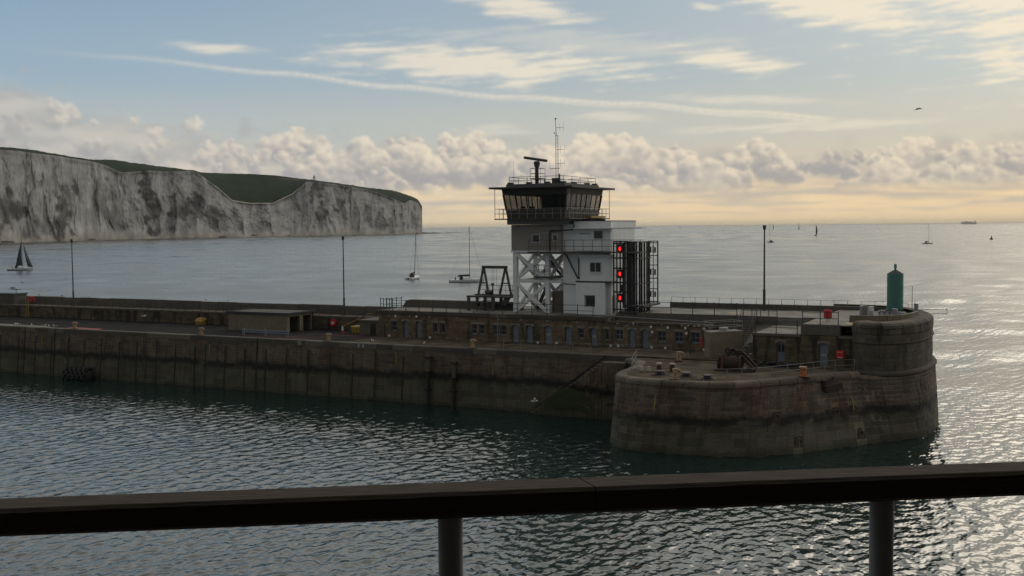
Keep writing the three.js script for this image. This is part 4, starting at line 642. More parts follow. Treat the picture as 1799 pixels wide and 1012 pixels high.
// the wall with two doors behind the apron, and steps, hut
{
  const zf = -1, map = wallMap(-29, -18, 6, 11, 512, 256, (s, y) => { const n = 0.5 + 0.5 * fbm(s * 0.55 + 160, y * 0.6, 5), r = 0.5 + 0.5 * fbm(s * 1.2 + 190, y * 0.2, 4), k = (0.68 + 0.46 * n) * lerp(1, 0.62, smooth(0.5, 0.66, r)); return [0.54 * k, 0.49 * k, 0.405 * k]; });
  const t = thing('apron_wall', 'stone wall with two arched blue doors behind the pier head apron', 'wall', [-23, 6.3, -1]);
  const dr = [[-25.65, -24.85, 8.56], [-21.57, -20.66, 8.58]], op = [-19.5, -18.5, 9.34, 10.2];
  part(t, 'wall_core', plate([[-28, 6.2], [-18.2, 6.2], [-18.2, 10.3], [-23.3, 10.3], [-23.3, 9.25], [-28, 9.25]], [...dr.map(([a, b, y]) => arched(a, b, 6.32, y, 0.16)), rect(op[0], op[1], op[2], op[3])], zf - 0.45, zf), mortarMat(map, [0.4, 0.38, 0.34]));
  const m = stoneMat(map, [0.44, 0.42, 0.39]), rows = []; for (let y = 6.32; y < 9.0; y += 0.29) rows.push([y, y + 0.29, 0.72]);
  masonry(t, (s, y, d) => V(s, y, zf + d), -28, -18.2, rows, { mat: m, proud: 0.03, joint: 0.036, spread: 0.32, holes: dr.flatMap(([a, b]) => [[a, b, 6, 8.42], [a - 0.16, b + 0.16, 8.42, 8.75]]) });
  for (const [a, b, y] of dr) { part(t, 'lintel', plate([[a - 0.15, 8.4], [a, 8.4], ...arched(a, b, 6, y, 0.16).slice(2).reverse(), [b, 8.4], [b + 0.15, 8.4], [b + 0.15, 8.76], [a - 0.15, 8.76]], [], zf - 0.1, zf + 0.045), std([0.2, 0.18, 0.15], 0.9, { map: mottled })); doorInto(t, a, b, 6.32, y, zf, { glazed: a < -23, notice: a > -23 }); }
  for (let x = -28.1; x < -23.4; x += 1.6) part(t, 'coping_stone', new G().box(x + 0.01, Math.min(-23.3, x + 1.59), 9.05, 9.32, zf - 0.5, zf + 0.09, 0.02), M.concreteDark);
  part(t, 'parapet_panel', new G().box(-23.3, -19.6, 9.3, 10.34, zf - 0.4, zf + 0.05, 0.03), M.concreteDark); part(t, 'parapet_panel', new G().box(-18.4, -17.9, 9.3, 10.34, zf - 0.6, zf + 0.06, 0.03), M.concreteDark);
  part(t, 'sill_stone', new G().box(-19.75, -18.35, 9.02, 9.3, zf - 0.4, zf + 0.1, 0.03), M.concreteDark);
}

// ---------------------------------------------------------------- control tower
{
  const t = thing('control_tower', 'white and grey harbour control tower with glazed lookout on a braced steel frame', 'control tower', [-54, 9.75, -15]);
  const S = M.whiteSteel, dimSteel = M.whiteSteel;
  const leg = (x, z) => part(t, 'frame_leg', new G().box(x - 0.26, x + 0.26, 9.7, 16.85, z - 0.26, z + 0.26, 0.02), S);
  const XL = -59.74, XR = -55.46, ZF = -11.8, ZB = -17.4;
  for (const z of [ZF, ZB]) for (const x of [XL, XR]) leg(x, z);
  const br = (a, b, w = 0.36) => part(t, 'brace', new G().bar(V(...a), V(...b), w, 0.3, V(0, 0, 1)), dimSteel);
  for (const z of [ZF, ZB]) for (const [lo, hi] of [[9.95, 13.25], [13.75, 16.75]]) { br([XL + 0.2, lo, z], [XR - 0.2, hi, z - 0.02]); br([XL + 0.2, hi, z + 0.12], [XR - 0.2, lo, z + 0.1]); part(t, 'gusset', new G().box((XL + XR) / 2 - 0.4, (XL + XR) / 2 + 0.4, (lo + hi) / 2 - 0.4, (lo + hi) / 2 + 0.4, z + 0.16, z + 0.22), dimSteel); }
  for (const x of [XL, XR]) for (const [lo, hi] of [[9.95, 13.25], [13.75, 16.75]]) { br([x, lo, ZF - 0.2], [x, hi, ZB + 0.2], 0.3); br([x + 0.1, hi, ZF - 0.2], [x + 0.1, lo, ZB + 0.2], 0.3); }
  for (const y of [13.5, 16.93]) { for (const z of [ZF, ZB]) part(t, 'beam', new G().box(XL - 0.24, -53.7, y - 0.2, y + 0.2, z - 0.2, z + 0.2, 0.02), S); for (const x of [XL, XR]) part(t, 'beam', new G().box(x - 0.18, x + 0.18, y - 0.18, y + 0.18, ZB + 0.2, ZF - 0.2), S); }
  // grey clad storey
  const gb = part(t, 'clad_storey', new G().box(-60.15, -53.65, 17.14, 20.25, -18.4, -11.5), M.cladding);
  const ribs = new G(); for (let x = -60.05; x < -53.7; x += 0.25) ribs.box(x - 0.03, x + 0.03, 17.16, 20.2, -11.5, -11.475); part(gb, 'cladding_rib', ribs, M.cladding);
  part(gb, 'edge_trim', new G().box(-60.2, -53.62, 16.95, 17.16, -11.62, -11.4), M.whiteSteel);
  const win = (p, x0, x1, y0, y1, z, glass = M.glassDark, mull = 0) => { const w = part(p, 'window', plate(rect(x0, x1, y0, y1), mull ? [rect(x0 + 0.07, (x0 + x1) / 2 - 0.04, y0 + 0.07, y1 - 0.07), rect((x0 + x1) / 2 + 0.04, x1 - 0.07, y0 + 0.07, y1 - 0.07)] : [rect(x0 + 0.09, x1 - 0.09, y0 + 0.09, y1 - 0.09)], z, z + 0.06), M.frameWhite); part(w, 'pane', new G().box(x0 + 0.05, x1 - 0.05, y0 + 0.05, y1 - 0.05, z + 0.005, z + 0.02), glass); return w; };
  win(t, -57.37, -56.31, 18.12, 19.1, -11.49); win(t, -54.68, -54.0, 18.3, 19.08, -11.49);
  part(t, 'cable_tray', new G().box(-56.3, -55.0, 19.22, 19.28, -11.48, -11.4), M.frameWhite);
  // white blocks
  part(t, 'white_block', new G().box(-53.65, -47.6, 9.7, 20.3, -20, -12.2, 0.02), M.white);
  part(t, 'parapet_fascia', new G().box(-52.1, -47.45, 19.78, 20.62, -20.1, -11.95, 0.02), M.white);
  part(t, 'parapet_cap', new G().box(-52.15, -47.4, 20.6, 20.66, -20.15, -11.9), M.darkClad);
  part(t, 'upper_room', new G().box(-52.0, -47.55, 17.15, 19.78, -19.9, -12.05), M.white);
  part(t, 'canopy', new G().box(-51.9, -43.4, 19.7, 19.84, -12.6, -11.2, 0.02), M.white);
  win(t, -49.66, -48.44, 18.5, 19.52, -12.04);
  const bay = part(t, 'bay_room', new G().box(-51.2, -47.25, 13.62, 16.42, -13.4, -11.5, 0.02), M.white);
  part(bay, 'bay_roof', new G().box(-51.35, -47.1, 16.4, 16.75, -13.4, -11.35, 0.03), M.white); part(bay, 'bay_skirt', new G().box(-51.7, -47.2, 13.45, 13.62, -13.4, -11.4), M.darkClad);
  win(bay, -49.92, -48.5, 14.66, 15.84, -11.49, M.glassDark, 1); part(bay, 'window_sill', new G().box(-50.1, -48.4, 14.52, 14.62, -11.5, -11.36), M.white);
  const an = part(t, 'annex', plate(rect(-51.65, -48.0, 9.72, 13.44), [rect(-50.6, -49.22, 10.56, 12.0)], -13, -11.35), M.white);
  win(an, -50.58, -49.24, 10.58, 11.98, -11.6); part(an, 'door_leaf', new G().box(-50.62, -49.2, 9.74, 10.5, -11.36, -11.335), M.white);  // added dark pane: the shade of a bare opening is put into its colour
  part(t, 'side_door', new G().box(-47.62, -47.55, 9.8, 11.9, -13.6, -12.7), M.slabGrey);
  part(t, 'brick_base', new G().box(-55.2, -53.66, 9.7, 12.3, -14.6, -12.4), std([0.13, 0.11, 0.09], 0.9, { map: mottled }));
  const pipe = (pts, r = 0.07, m = M.blackSteel) => part(t, 'pipe', new G().tube(pts.map((p) => V(...p)), r), m);
  pipe([[-55.0, 17.1, -11.35], [-55.0, 19.35, -11.35], [-54.8, 19.5, -11.35], [-52.0, 19.62, -11.35], [-51.9, 20.2, -11.6]], 0.09);
  pipe([[-53.6, 16.9, -11.9], [-53.2, 16.7, -12.05], [-51.75, 13.95, -12.05], [-51.4, 13.9, -12.0]], 0.08); pipe([[-51.3, 13.9, -11.4], [-51.3, 16.3, -11.4]], 0.07); pipe([[-53.6, 13.25, -12.1], [-51.8, 13.15, -12.1]], 0.05);
  pipe([[-47.7, 16.8, -12.05], [-49.8, 16.95, -12.05]], 0.04); pipe([[-48.0, 14.35, -12.02], [-46.9, 14.35, -12.02]], 0.03);
  part(t, 'strip_light', new G().box(-51.4, -50.1, 19.15, 19.21, -12.05, -11.9), M.slabGrey);
  // balcony round the front
  part(t, 'balcony_floor', new G().box(-57.4, -43.2, 16.9, 17.06, -12.2, -10.3), M.darkSteel);
  for (let x = -57.3; x < -43.2; x += 1.17) part(t, 'balcony_post', new G().cyl(V(x, 17.05, -10.35), V(x, 18.42, -10.35), 0.03, 0.03, 5), M.darkSteel);
  for (const y of [17.7, 18.42]) part(t, 'balcony_rail', new G().cyl(V(-57.3, y, -10.35), V(-43.2, y, -10.35), 0.028, 0.028, 5), M.darkSteel);
  for (const x of [-57.3, -43.2]) for (const y of [17.7, 18.42]) part(t, 'balcony_rail', new G().cyl(V(x, y, -10.35), V(x, y, -11.5), 0.028, 0.028, 5), M.darkSteel);
  // stair landing and ladders inside the frame
  part(t, 'landing', new G().box(-57.0, -54.2, 13.92, 14.1, -14.6, -11.2), M.darkSteel);
  for (const [x0, y0, x1, y1, z] of [[-58.6, 10.0, -56.6, 13.9, -15.5], [-55.0, 14.1, -57.4, 17.1, -14.6], [-58.4, 10.0, -56.4, 13.9, -14.7]]) part(t, 'stair_string', new G().bar(V(x0, y0, z), V(x1, y1, z), 0.1, 0.28), M.darkSteel);
  for (const [x, z] of [[-57.0, -11.2], [-55.6, -11.2], [-54.2, -11.2], [-58.7, -14.6], [-58.0, -14.6], [-57.3, -14.6], [-57.0, -14.6], [-55.8, -14.6]]) part(t, 'landing_post', new G().cyl(V(x, 14.1, z), V(x, 15.4, z), 0.035, 0.035, 5), M.darkSteel);
  for (const y of [14.75, 15.38]) part(t, 'landing_rail', new G().cyl(V(-60.3, y, -14.6), V(-54.2, y, -14.6), 0.03).cyl(V(-57, y, -11.2), V(-54.2, y, -11.2), 0.03), M.darkSteel);
  for (const x of [-57.2, -56.75]) part(t, 'ladder_string', new G().cyl(V(x, 9.75, -12.5), V(x, 14, -12.5), 0.04), M.darkSteel);
  part(t, 'ladder_rungs', (() => { const g = new G(); for (let y = 10; y < 14; y += 0.3) g.cyl(V(-57.2, y, -12.5), V(-56.75, y, -12.5), 0.02, 0.02, 5); return g; })(), M.darkSteel);
  // lookout cab: flares outwards to the roof
  const x0 = -60.2, x1 = -52.7, z0 = -20.7, z1 = -10.6, B = 20.95, T = 24.5, off = (y) => 0.5 * (y - B) / (T - B);
  part(t, 'cab_slab', new G().box(x0 - 0.05, x1 + 0.05, 20.27, 20.95, z0, z1), M.slabGrey);
  part(t, 'gallery_floor', new G().box(x0 - 1.15, x1 + 1.15, 20.86, 20.99, z0 - 1.15, z1 + 1.15), M.darkClad);
  part(t, 'cab_floor', new G().box(x0 + 0.1, x1 - 0.1, 20.99, 21.05, z0 + 0.1, z1 - 0.1), M.dim);
  const ring = (y, i = 0) => { const o = off(y) - i; return [V(x0 - o, y, z1 + o), V(x1 + o, y, z1 + o), V(x1 + o, y, z0 - o), V(x0 - o, y, z0 - o)]; };
  const band = (a, b, th) => { const g = new G(), A = ring(a), C = ring(b), Ai = ring(a, th), Ci = ring(b, th); for (let i = 0; i < 4; i++) { const j = (i + 1) % 4; g.quad(A[i], A[j], C[j], C[i]); g.quad(Ai[j], Ai[i], Ci[i], Ci[j]); g.quad(C[i], C[j], Ci[j], Ci[i]); g.quad(Ai[i], Ai[j], A[j], A[i]); } return g; };
  part(t, 'cab_sill', band(20.95, 21.95, 0.15), M.darkClad); part(t, 'cab_header', band(23.8, 24.5, 0.15), M.darkClad);
  part(t, 'sill_rail', band(21.93, 22.0, 0.3), M.slabGrey);
  const side = (n, k) => { // panes and mullions on side k
    const A = ring(21.98, 0.06), C = ring(23.82, 0.06), j = (k + 1) % 4;
    for (let i = 0; i < n; i++) {
      const a = A[k].clone().lerp(A[j], i / n), b = A[k].clone().lerp(A[j], (i + 1) / n), c = C[k].clone().lerp(C[j], (i + 1) / n), d = C[k].clone().lerp(C[j], i / n), g = new G();
      g.quad(a, b, c, d); part(t, 'cab_pane', g, M.tinted);
      part(t, 'mullion', new G().bar(a, d, i ? 0.1 : 0.2, i ? 0.1 : 0.2), M.dim);
    }
  };
  side(5, 0); side(7, 1); side(5, 2); side(7, 3);
  part(t, 'cab_core', new G().box(-58.6, -56.0, 21.05, 24.4, -19.6, -17.6).box(-56.8, -54.6, 21.05, 24.4, -14.2, -13.4).box(-55.5, -53.5, 21.05, 24.4, -20.2, -18.6), M.dim);
  part(t, 'console_desk', new G().box(-59.4, -53.6, 21.05, 22.1, -12.4, -11.6).box(-54.4, -53.6, 21.05, 22.2, -19.5, -12.4), M.dim);
  for (const [x, z] of [[-58.8, -12], [-57.6, -12.1], [-55.2, -12], [-54.2, -14], [-54.1, -16], [-54.2, -18]]) part(t, 'monitor', new G().box(x - 0.3, x + 0.3, 22.1, 22.45, z - 0.1, z + 0.1), M.dim);
  part(t, 'cab_ceiling', new G().box(x0 - 0.3, x1 + 0.3, 24.36, 24.5, z0 - 0.3, z1 + 0.3), M.dim);
  const o = 1.65; part(t, 'roof_slab', new G().box(x0 - o, x1 + o, 24.5, 24.72, z0 - o, z1 + o, 0.03), M.darkClad);
  part(t, 'roof_upstand', new G().box(x0 - 0.1, x1 + 0.1, 24.72, 25.08, z0 - 0.1, z1 + 0.1), std([0.07, 0.075, 0.085], 0.7));
  for (const [x, z] of [[x0 + 0.3, z1 - 0.3], [x1 - 0.3, z1 - 0.3], [x1 - 0.3, z0 + 0.3], [x0 + 0.3, z0 + 0.3], [-57.4, z1 - 0.3], [-55, z1 - 0.3], [x1 - 0.3, -14], [x1 - 0.3, -18]]) part(t, 'roof_block', new G().box(x - 0.3, x + 0.3, 25.08, 25.3, z - 0.3, z + 0.3, 0.04), M.darkClad);
  // gallery and roof railings
  const rail2 = (y, h, e, gap, name, m, r) => {
    const c = [V(x0 - e, y, z1 + e), V(x1 + e, y, z1 + e), V(x1 + e, y, z0 - e), V(x0 - e, y, z0 - e)];
    for (let k = 0; k < 4; k++) { const a = c[k], b = c[(k + 1) % 4], n = Math.round(a.distanceTo(b) / gap); for (let i = 0; i < n; i++) { const p = a.clone().lerp(b, i / n); part(t, name + '_post', new G().cyl(p, p.clone().add(V(0, h, 0)), r, r, 5), m); } for (const q of [0.5, 1]) part(t, name + '_rail', new G().cyl(a.clone().add(V(0, h * q, 0)), b.clone().add(V(0, h * q, 0)), r, r, 5), m); }
  };
  rail2(20.99, 1.15, 1.1, 1.1, 'gallery', M.greyRail, 0.03); rail2(25.08, 0.85, -0.2, 2.2, 'roof', M.blackSteel, 0.03);
  for (const [x, z] of [[x0 - 1.1, z1 + 1.1], [x1 + 1.1, z0 - 1.1], [x1 + 1.1, z1 + 1.1], [x0 - 1.1, z0 - 1.1]]) part(t, 'gallery_strut', new G().cyl(V(x, 20.99, z), V(x, 24.5, z), 0.035, 0.035, 6), M.greyRail);
  part(t, 'gallery_bracket', new G().box(x1, x1 + 1.1, 20.6, 20.86, z0 + 0.2, z0 + 0.4).box(x1, x1 + 1.1, 20.6, 20.86, -16, -15.8), M.darkSteel);
  part(t, 'roof_box', new G().box(-52.0, -51.2, 21.0, 21.25, -19.5, -15), M.yellow);
  // radar
  const rx = -58.45, rz = -15.2;
  part(t, 'radar_mast', new G().cyl(V(rx, 25, rz), V(rx, 27.35, rz), 0.24, 0.22, 10).cyl(V(rx, 27.25, rz), V(rx, 27.8, rz), 0.28, 0.42, 10).cyl(V(rx, 27.8, rz), V(rx, 28.0, rz), 0.42, 0.3, 10), M.blackSteel);
  part(t, 'radar_scanner', new G().add(new THREE.CapsuleGeometry(0.17, 2.95, 4, 10), new THREE.Matrix4().compose(V(rx - 0.18, 28.26, rz), new THREE.Quaternion().setFromEuler(new THREE.Euler(0, 0, Math.PI / 2 - 0.165)), V(1, 1, 1)), true), M.darkSteel);
  const cage = (cx, w, y0, y1) => { for (const sx of [-1, 1]) for (const sz of [-1, 1]) part(t, 'platform_post', new G().cyl(V(cx + sx * w, y0, rz + sz * w), V(cx + sx * w, y1, rz + sz * w), 0.025, 0.025, 5), M.darkSteel); for (const y of [y0 + 0.0, y0 + 0.6, y1]) part(t, 'platform_rail', new G().tube([V(cx - w, y, rz + w), V(cx + w, y, rz + w), V(cx + w, y, rz - w), V(cx - w, y, rz - w), V(cx - w, y, rz + w)], 0.025, 5), M.darkSteel); };
  cage(rx + 0.1, 0.68, 25.9, 27.12); part(t, 'platform_floor', new G().box(rx - 0.62, rx + 0.85, 25.82, 25.9, rz - 0.7, rz + 0.7), M.darkSteel);
  for (const [x, z] of [[rx - 0.5, rz + 0.6], [rx + 0.75, rz + 0.6], [rx + 0.75, rz - 0.6]]) part(t, 'platform_leg', new G().cyl(V(x, 25, z), V(x, 25.82, z), 0.04, 0.04, 5), M.darkSteel);
  // lattice mast with aerials
  const mx = -56.0, mz = -15.6, mast = [[-0.17, -0.17], [0.17, -0.17], [0, 0.2]];
  for (const [a, b] of mast) part(t, 'mast_tube', new G().cyl(V(mx + a, 25, mz + b), V(mx + a * 0.85, 31.1, mz + b * 0.85), 0.03, 0.03, 5), M.steel);
  part(t, 'mast_lacing', (() => { const g = new G(); for (let y = 25.3; y < 31; y += 0.42) for (let k = 0; k < 3; k++) { const a = mast[k], b = mast[(k + 1) % 3]; g.cyl(V(mx + a[0], y, mz + a[1]), V(mx + b[0], y + 0.42, mz + b[1]), 0.014, 0.014, 4, false); } return g; })(), M.steel);
  part(t, 'mast_top', new G().cyl(V(mx, 31, mz), V(mx - 0.1, 33.0, mz), 0.04, 0.03, 6).add(new THREE.SphereGeometry(0.11, 8, 6), new THREE.Matrix4().makeTranslation(mx - 0.08, 33.08, mz)).add(new THREE.SphereGeometry(0.09, 8, 6), new THREE.Matrix4().makeTranslation(mx - 0.22, 31.35, mz)), M.darkSteel);
  for (const [y, l] of [[32.0, 0.95], [29.35, 1.1], [27.66, 1.1]]) { const a = part(t, 'dipole_arm', new G().cyl(V(mx, y, mz), V(mx + l, y, mz), 0.022, 0.022, 5), M.darkSteel); for (const q of [0.5, 1]) part(a, 'dipole', new G().cyl(V(mx + l * q, y - 0.42, mz), V(mx + l * q, y + 0.5, mz), 0.014, 0.014, 5), M.darkSteel); }
  part(t, 'cross_arm', new G().cyl(V(mx - 0.9, 27.05, mz), V(mx + 0.45, 27.08, mz), 0.035, 0.035, 5).cyl(V(mx - 0.88, 27.05, mz), V(mx - 0.88, 28.1, mz), 0.015, 0.015, 5), M.darkSteel);
  part(t, 'mast_foot', new G().box(mx - 0.5, mx + 0.35, 25, 25.9, mz - 0.3, mz + 0.3).cyl(V(mx + 0.4, 25, mz), V(mx + 0.4, 26.4, mz), 0.1, 0.1, 8), M.blackSteel);
  part(t, 'whip_aerial', new G().cyl(V(-60.0, 25.1, -12), V(-60.0, 27.9, -12), 0.02, 0.012, 5), M.darkSteel);
}
// signal lattice: two upright panels of three lights, joined by a ladder truss
{
  const t = thing('signal_tower', 'black lattice signal tower showing three red traffic lights beside the white block', 'signal tower', [-45, 10.1, -13]);
  const ym = [10.45, 12.45, 13.55, 15.18, 16.35, 18.0, 18.22], K = M.black;
  const post = (x, z, y0 = 10.1, y1 = 18.25, w = 0.14) => part(t, 'upright', new G().box(x - w / 2, x + w / 2, y0, y1, z - w / 2, z + w / 2), K);
  for (const x of [-46.75, -45.95, -45.35, -45.0]) post(x, -11); for (const x of [-46.75, -45.0]) post(x, -12.0);
  for (const y of ym) part(t, 'crossbar', new G().box(-46.8, -44.95, y - 0.085, y + 0.085, -11.07, -10.93), K);
  for (const y of [10.45, 13.55, 16.35, 18.2]) part(t, 'crossbar', new G().box(-46.8, -46.7, y - 0.05, y + 0.05, -12, -11).box(-45.05, -44.95, y - 0.05, y + 0.05, -12, -11), K);
  for (const [x, z] of [[-44.9, -11.2], [-44.6, -11.2], [-44.05, -11.2], [-44.05, -12.2], [-44.75, -12.3]]) post(x, z, 10.1, 18.25, 0.2);
  for (const y of [10.5, 13.4, 16.3, 18.15]) part(t, 'truss_ring', new G().box(-44.95, -44.0, y - 0.06, y + 0.06, -11.27, -11.13).box(-44.12, -43.98, y - 0.06, y + 0.06, -16.0, -11.2), K);
  for (const z of [-12.9, -13.8, -14.7, -15.4]) post(-44.05 + (z + 11) * -0.0, z, 10.1, 18.22, 0.19);
  for (const x of [-44.55, -44.2]) part(t, 'ladder_string', new G().cyl(V(x, 10.2, -11.35), V(x, 18.2, -11.35), 0.025, 0.025, 5), K);
  part(t, 'ladder_rungs', (() => { const g = new G(); for (let y = 10.4; y < 18; y += 0.28) g.cyl(V(-44.55, y, -11.35), V(-44.2, y, -11.35), 0.014, 0.014, 4); return g; })(), K);
  part(t, 'platform', new G().box(-45.6, -43.0, 10.75, 10.95, -16.4, -10.9).box(-46.0, -43.9, 10.1, 10.3, -11.6, -10.7), K);
  for (const x of [-44.3, -43.75, -43.2]) post(x, -16, 10.9, 18.25, x < -44 || x > -43.5 ? 0.13 : 0.07);
  for (const y of [11.1, 12.6, 13.85, 15.4, 16.5, 18.0, 18.2]) part(t, 'crossbar', new G().box(-44.35, -43.15, y - 0.05, y + 0.05, -16.05, -15.95), K);
  for (const y of [17.2, 14.6, 12.0]) { const r = part(t, 'rear_lamp', new G().cyl(V(-43.72, y - 0.4, -15.85), V(-43.72, y + 0.42, -15.85), 0.1, 0.1, 8).box(-44.2, -43.95, y - 0.35, y + 0.35, -15.95, -15.75).box(-43.55, -43.4, y - 0.35, y + 0.3, -15.95, -15.75), K); part(r, 'lamp_tube', new G().cyl(V(-43.72, y - 0.3, -15.72), V(-43.72, y + 0.3, -15.72), 0.06, 0.06, 8), M.lampWhite); }
  for (const y of [17.4, 14.55, 11.78]) {
    const l = part(t, 'signal_light', new G().box(-46.28, -45.62, y - 0.52, y + 0.5, -11.12, -10.98, 0.02).box(-46.2, -45.72, y + 0.32, y + 0.38, -10.98, -10.72), K);
    part(l, 'red_lamp', new G().add(new THREE.CapsuleGeometry(0.115, 0.2, 4, 10), new THREE.Matrix4().makeTranslation(-45.97, y, -10.93), true), redGlow, 'glowing red signal lamp');
    const p = new THREE.PointLight(new THREE.Color(1, 0.04, 0.04), 0.5, 0, 2); p.position.set(-45.97, y, -10.93); p.name = 'red_signal'; p.castShadow = true; scene.add(p);
  }
  part(t, 'back_plate', new G().box(-45.75, -45.32, 10.6, 18.1, -11.2, -11.14), K); for (const z of [-11.6, -12.0]) post(-45.35, z);
  part(t, 'control_box', new G().box(-46.0, -45.4, 12.5, 13.3, -11.3, -11.05), K);
}
// gantry over the sea parapet
{
  const t = thing('gantry', 'dark steel A-frame gantry on a raised platform beside the tower frame', 'gantry', [-63, 9.75, -13]), K = M.darkSteel, z = -13;
  part(t, 'top_beam', new G().box(-65.0, -61.55, 14.9, 15.26, z - 0.2, z + 0.2, 0.03), K);
  for (const [a, b] of [[-64.85, -65.6], [-64.75, -64.1], [-61.8, -62.58], [-61.7, -61.0]]) part(t, 'leg', new G().bar(V(a, 14.95, z), V(b, 11.65, z), 0.22, 0.22, V(0, 0, 1)), K);
  for (const [a, b] of [[-65.2, -64.35], [-62.35, -61.25]]) part(t, 'cross_tie', new G().box(a, b, 13.05, 13.2, z - 0.08, z + 0.08), K);
  part(t, 'platform', new G().box(-66.5, -60.5, 11.38, 11.6, -14.2, -11.6).box(-65.8, -60.6, 11.6, 11.75, -13.6, -12.4), K);
  for (const [x, w] of [[-66.3, 0.3], [-64.0, 0.3], [-62.9, 0.35]]) for (const zz of [-11.8, -14]) part(t, 'support', new G().box(x - w / 2, x + w / 2, 9.75, 11.4, zz - w / 2, zz + w / 2), K);
  part(t, 'bracket', new G().bar(V(-61.2, 11.4, -12), V(-61.6, 10.5, -12), 0.4, 0.3).bar(V(-60.8, 11.4, -12), V(-61.4, 10.5, -12), 0.4, 0.3), K);
  for (let x = -66; x < -60.5; x += 0.92) part(t, 'rail_post', new G().cyl(V(x, 11.6, -14.1), V(x, 12.8, -14.1), 0.03, 0.03, 5), K);
  for (const y of [12.2, 12.78]) part(t, 'rail', new G().cyl(V(-66.1, y, -14.1), V(-60.3, y, -14.1), 0.03, 0.03, 5), K);
  for (const x of [-63.65, -63.4, -63.0]) part(t, 'hoist_rope', new G().cyl(V(x, 14.9, z), V(x + (x > -63.2 ? 0 : 0.03), x > -63.2 ? 12.6 : 13.1, z), 0.018, 0.018, 4), M.black);
  part(t, 'winch', new G().cyl(V(-64.5, 11.95, z), V(-63.6, 11.95, z), 0.28, 0.28, 10).cyl(V(-63.55, 11.75, z), V(-63.55, 12.95, z), 0.09, 0.09, 8).box(-63.75, -63.4, 12.8, 13.1, z - 0.15, z + 0.15, 0.04), K);
  part(t, 'steps', (() => { const g = new G(); for (let k = 0; k < 7; k++) g.box(-65.0 + k * 0.2, -64.3 + k * 0.2, 9.9 + k * 0.22, 9.96 + k * 0.22, -12.0, -11.4); g.bar(V(-65, 9.8, -11.4), V(-63.6, 11.45, -11.4), 0.06, 0.2).bar(V(-65, 10.8, -11.4), V(-63.6, 12.4, -11.4), 0.04); return g; })(), K);
}
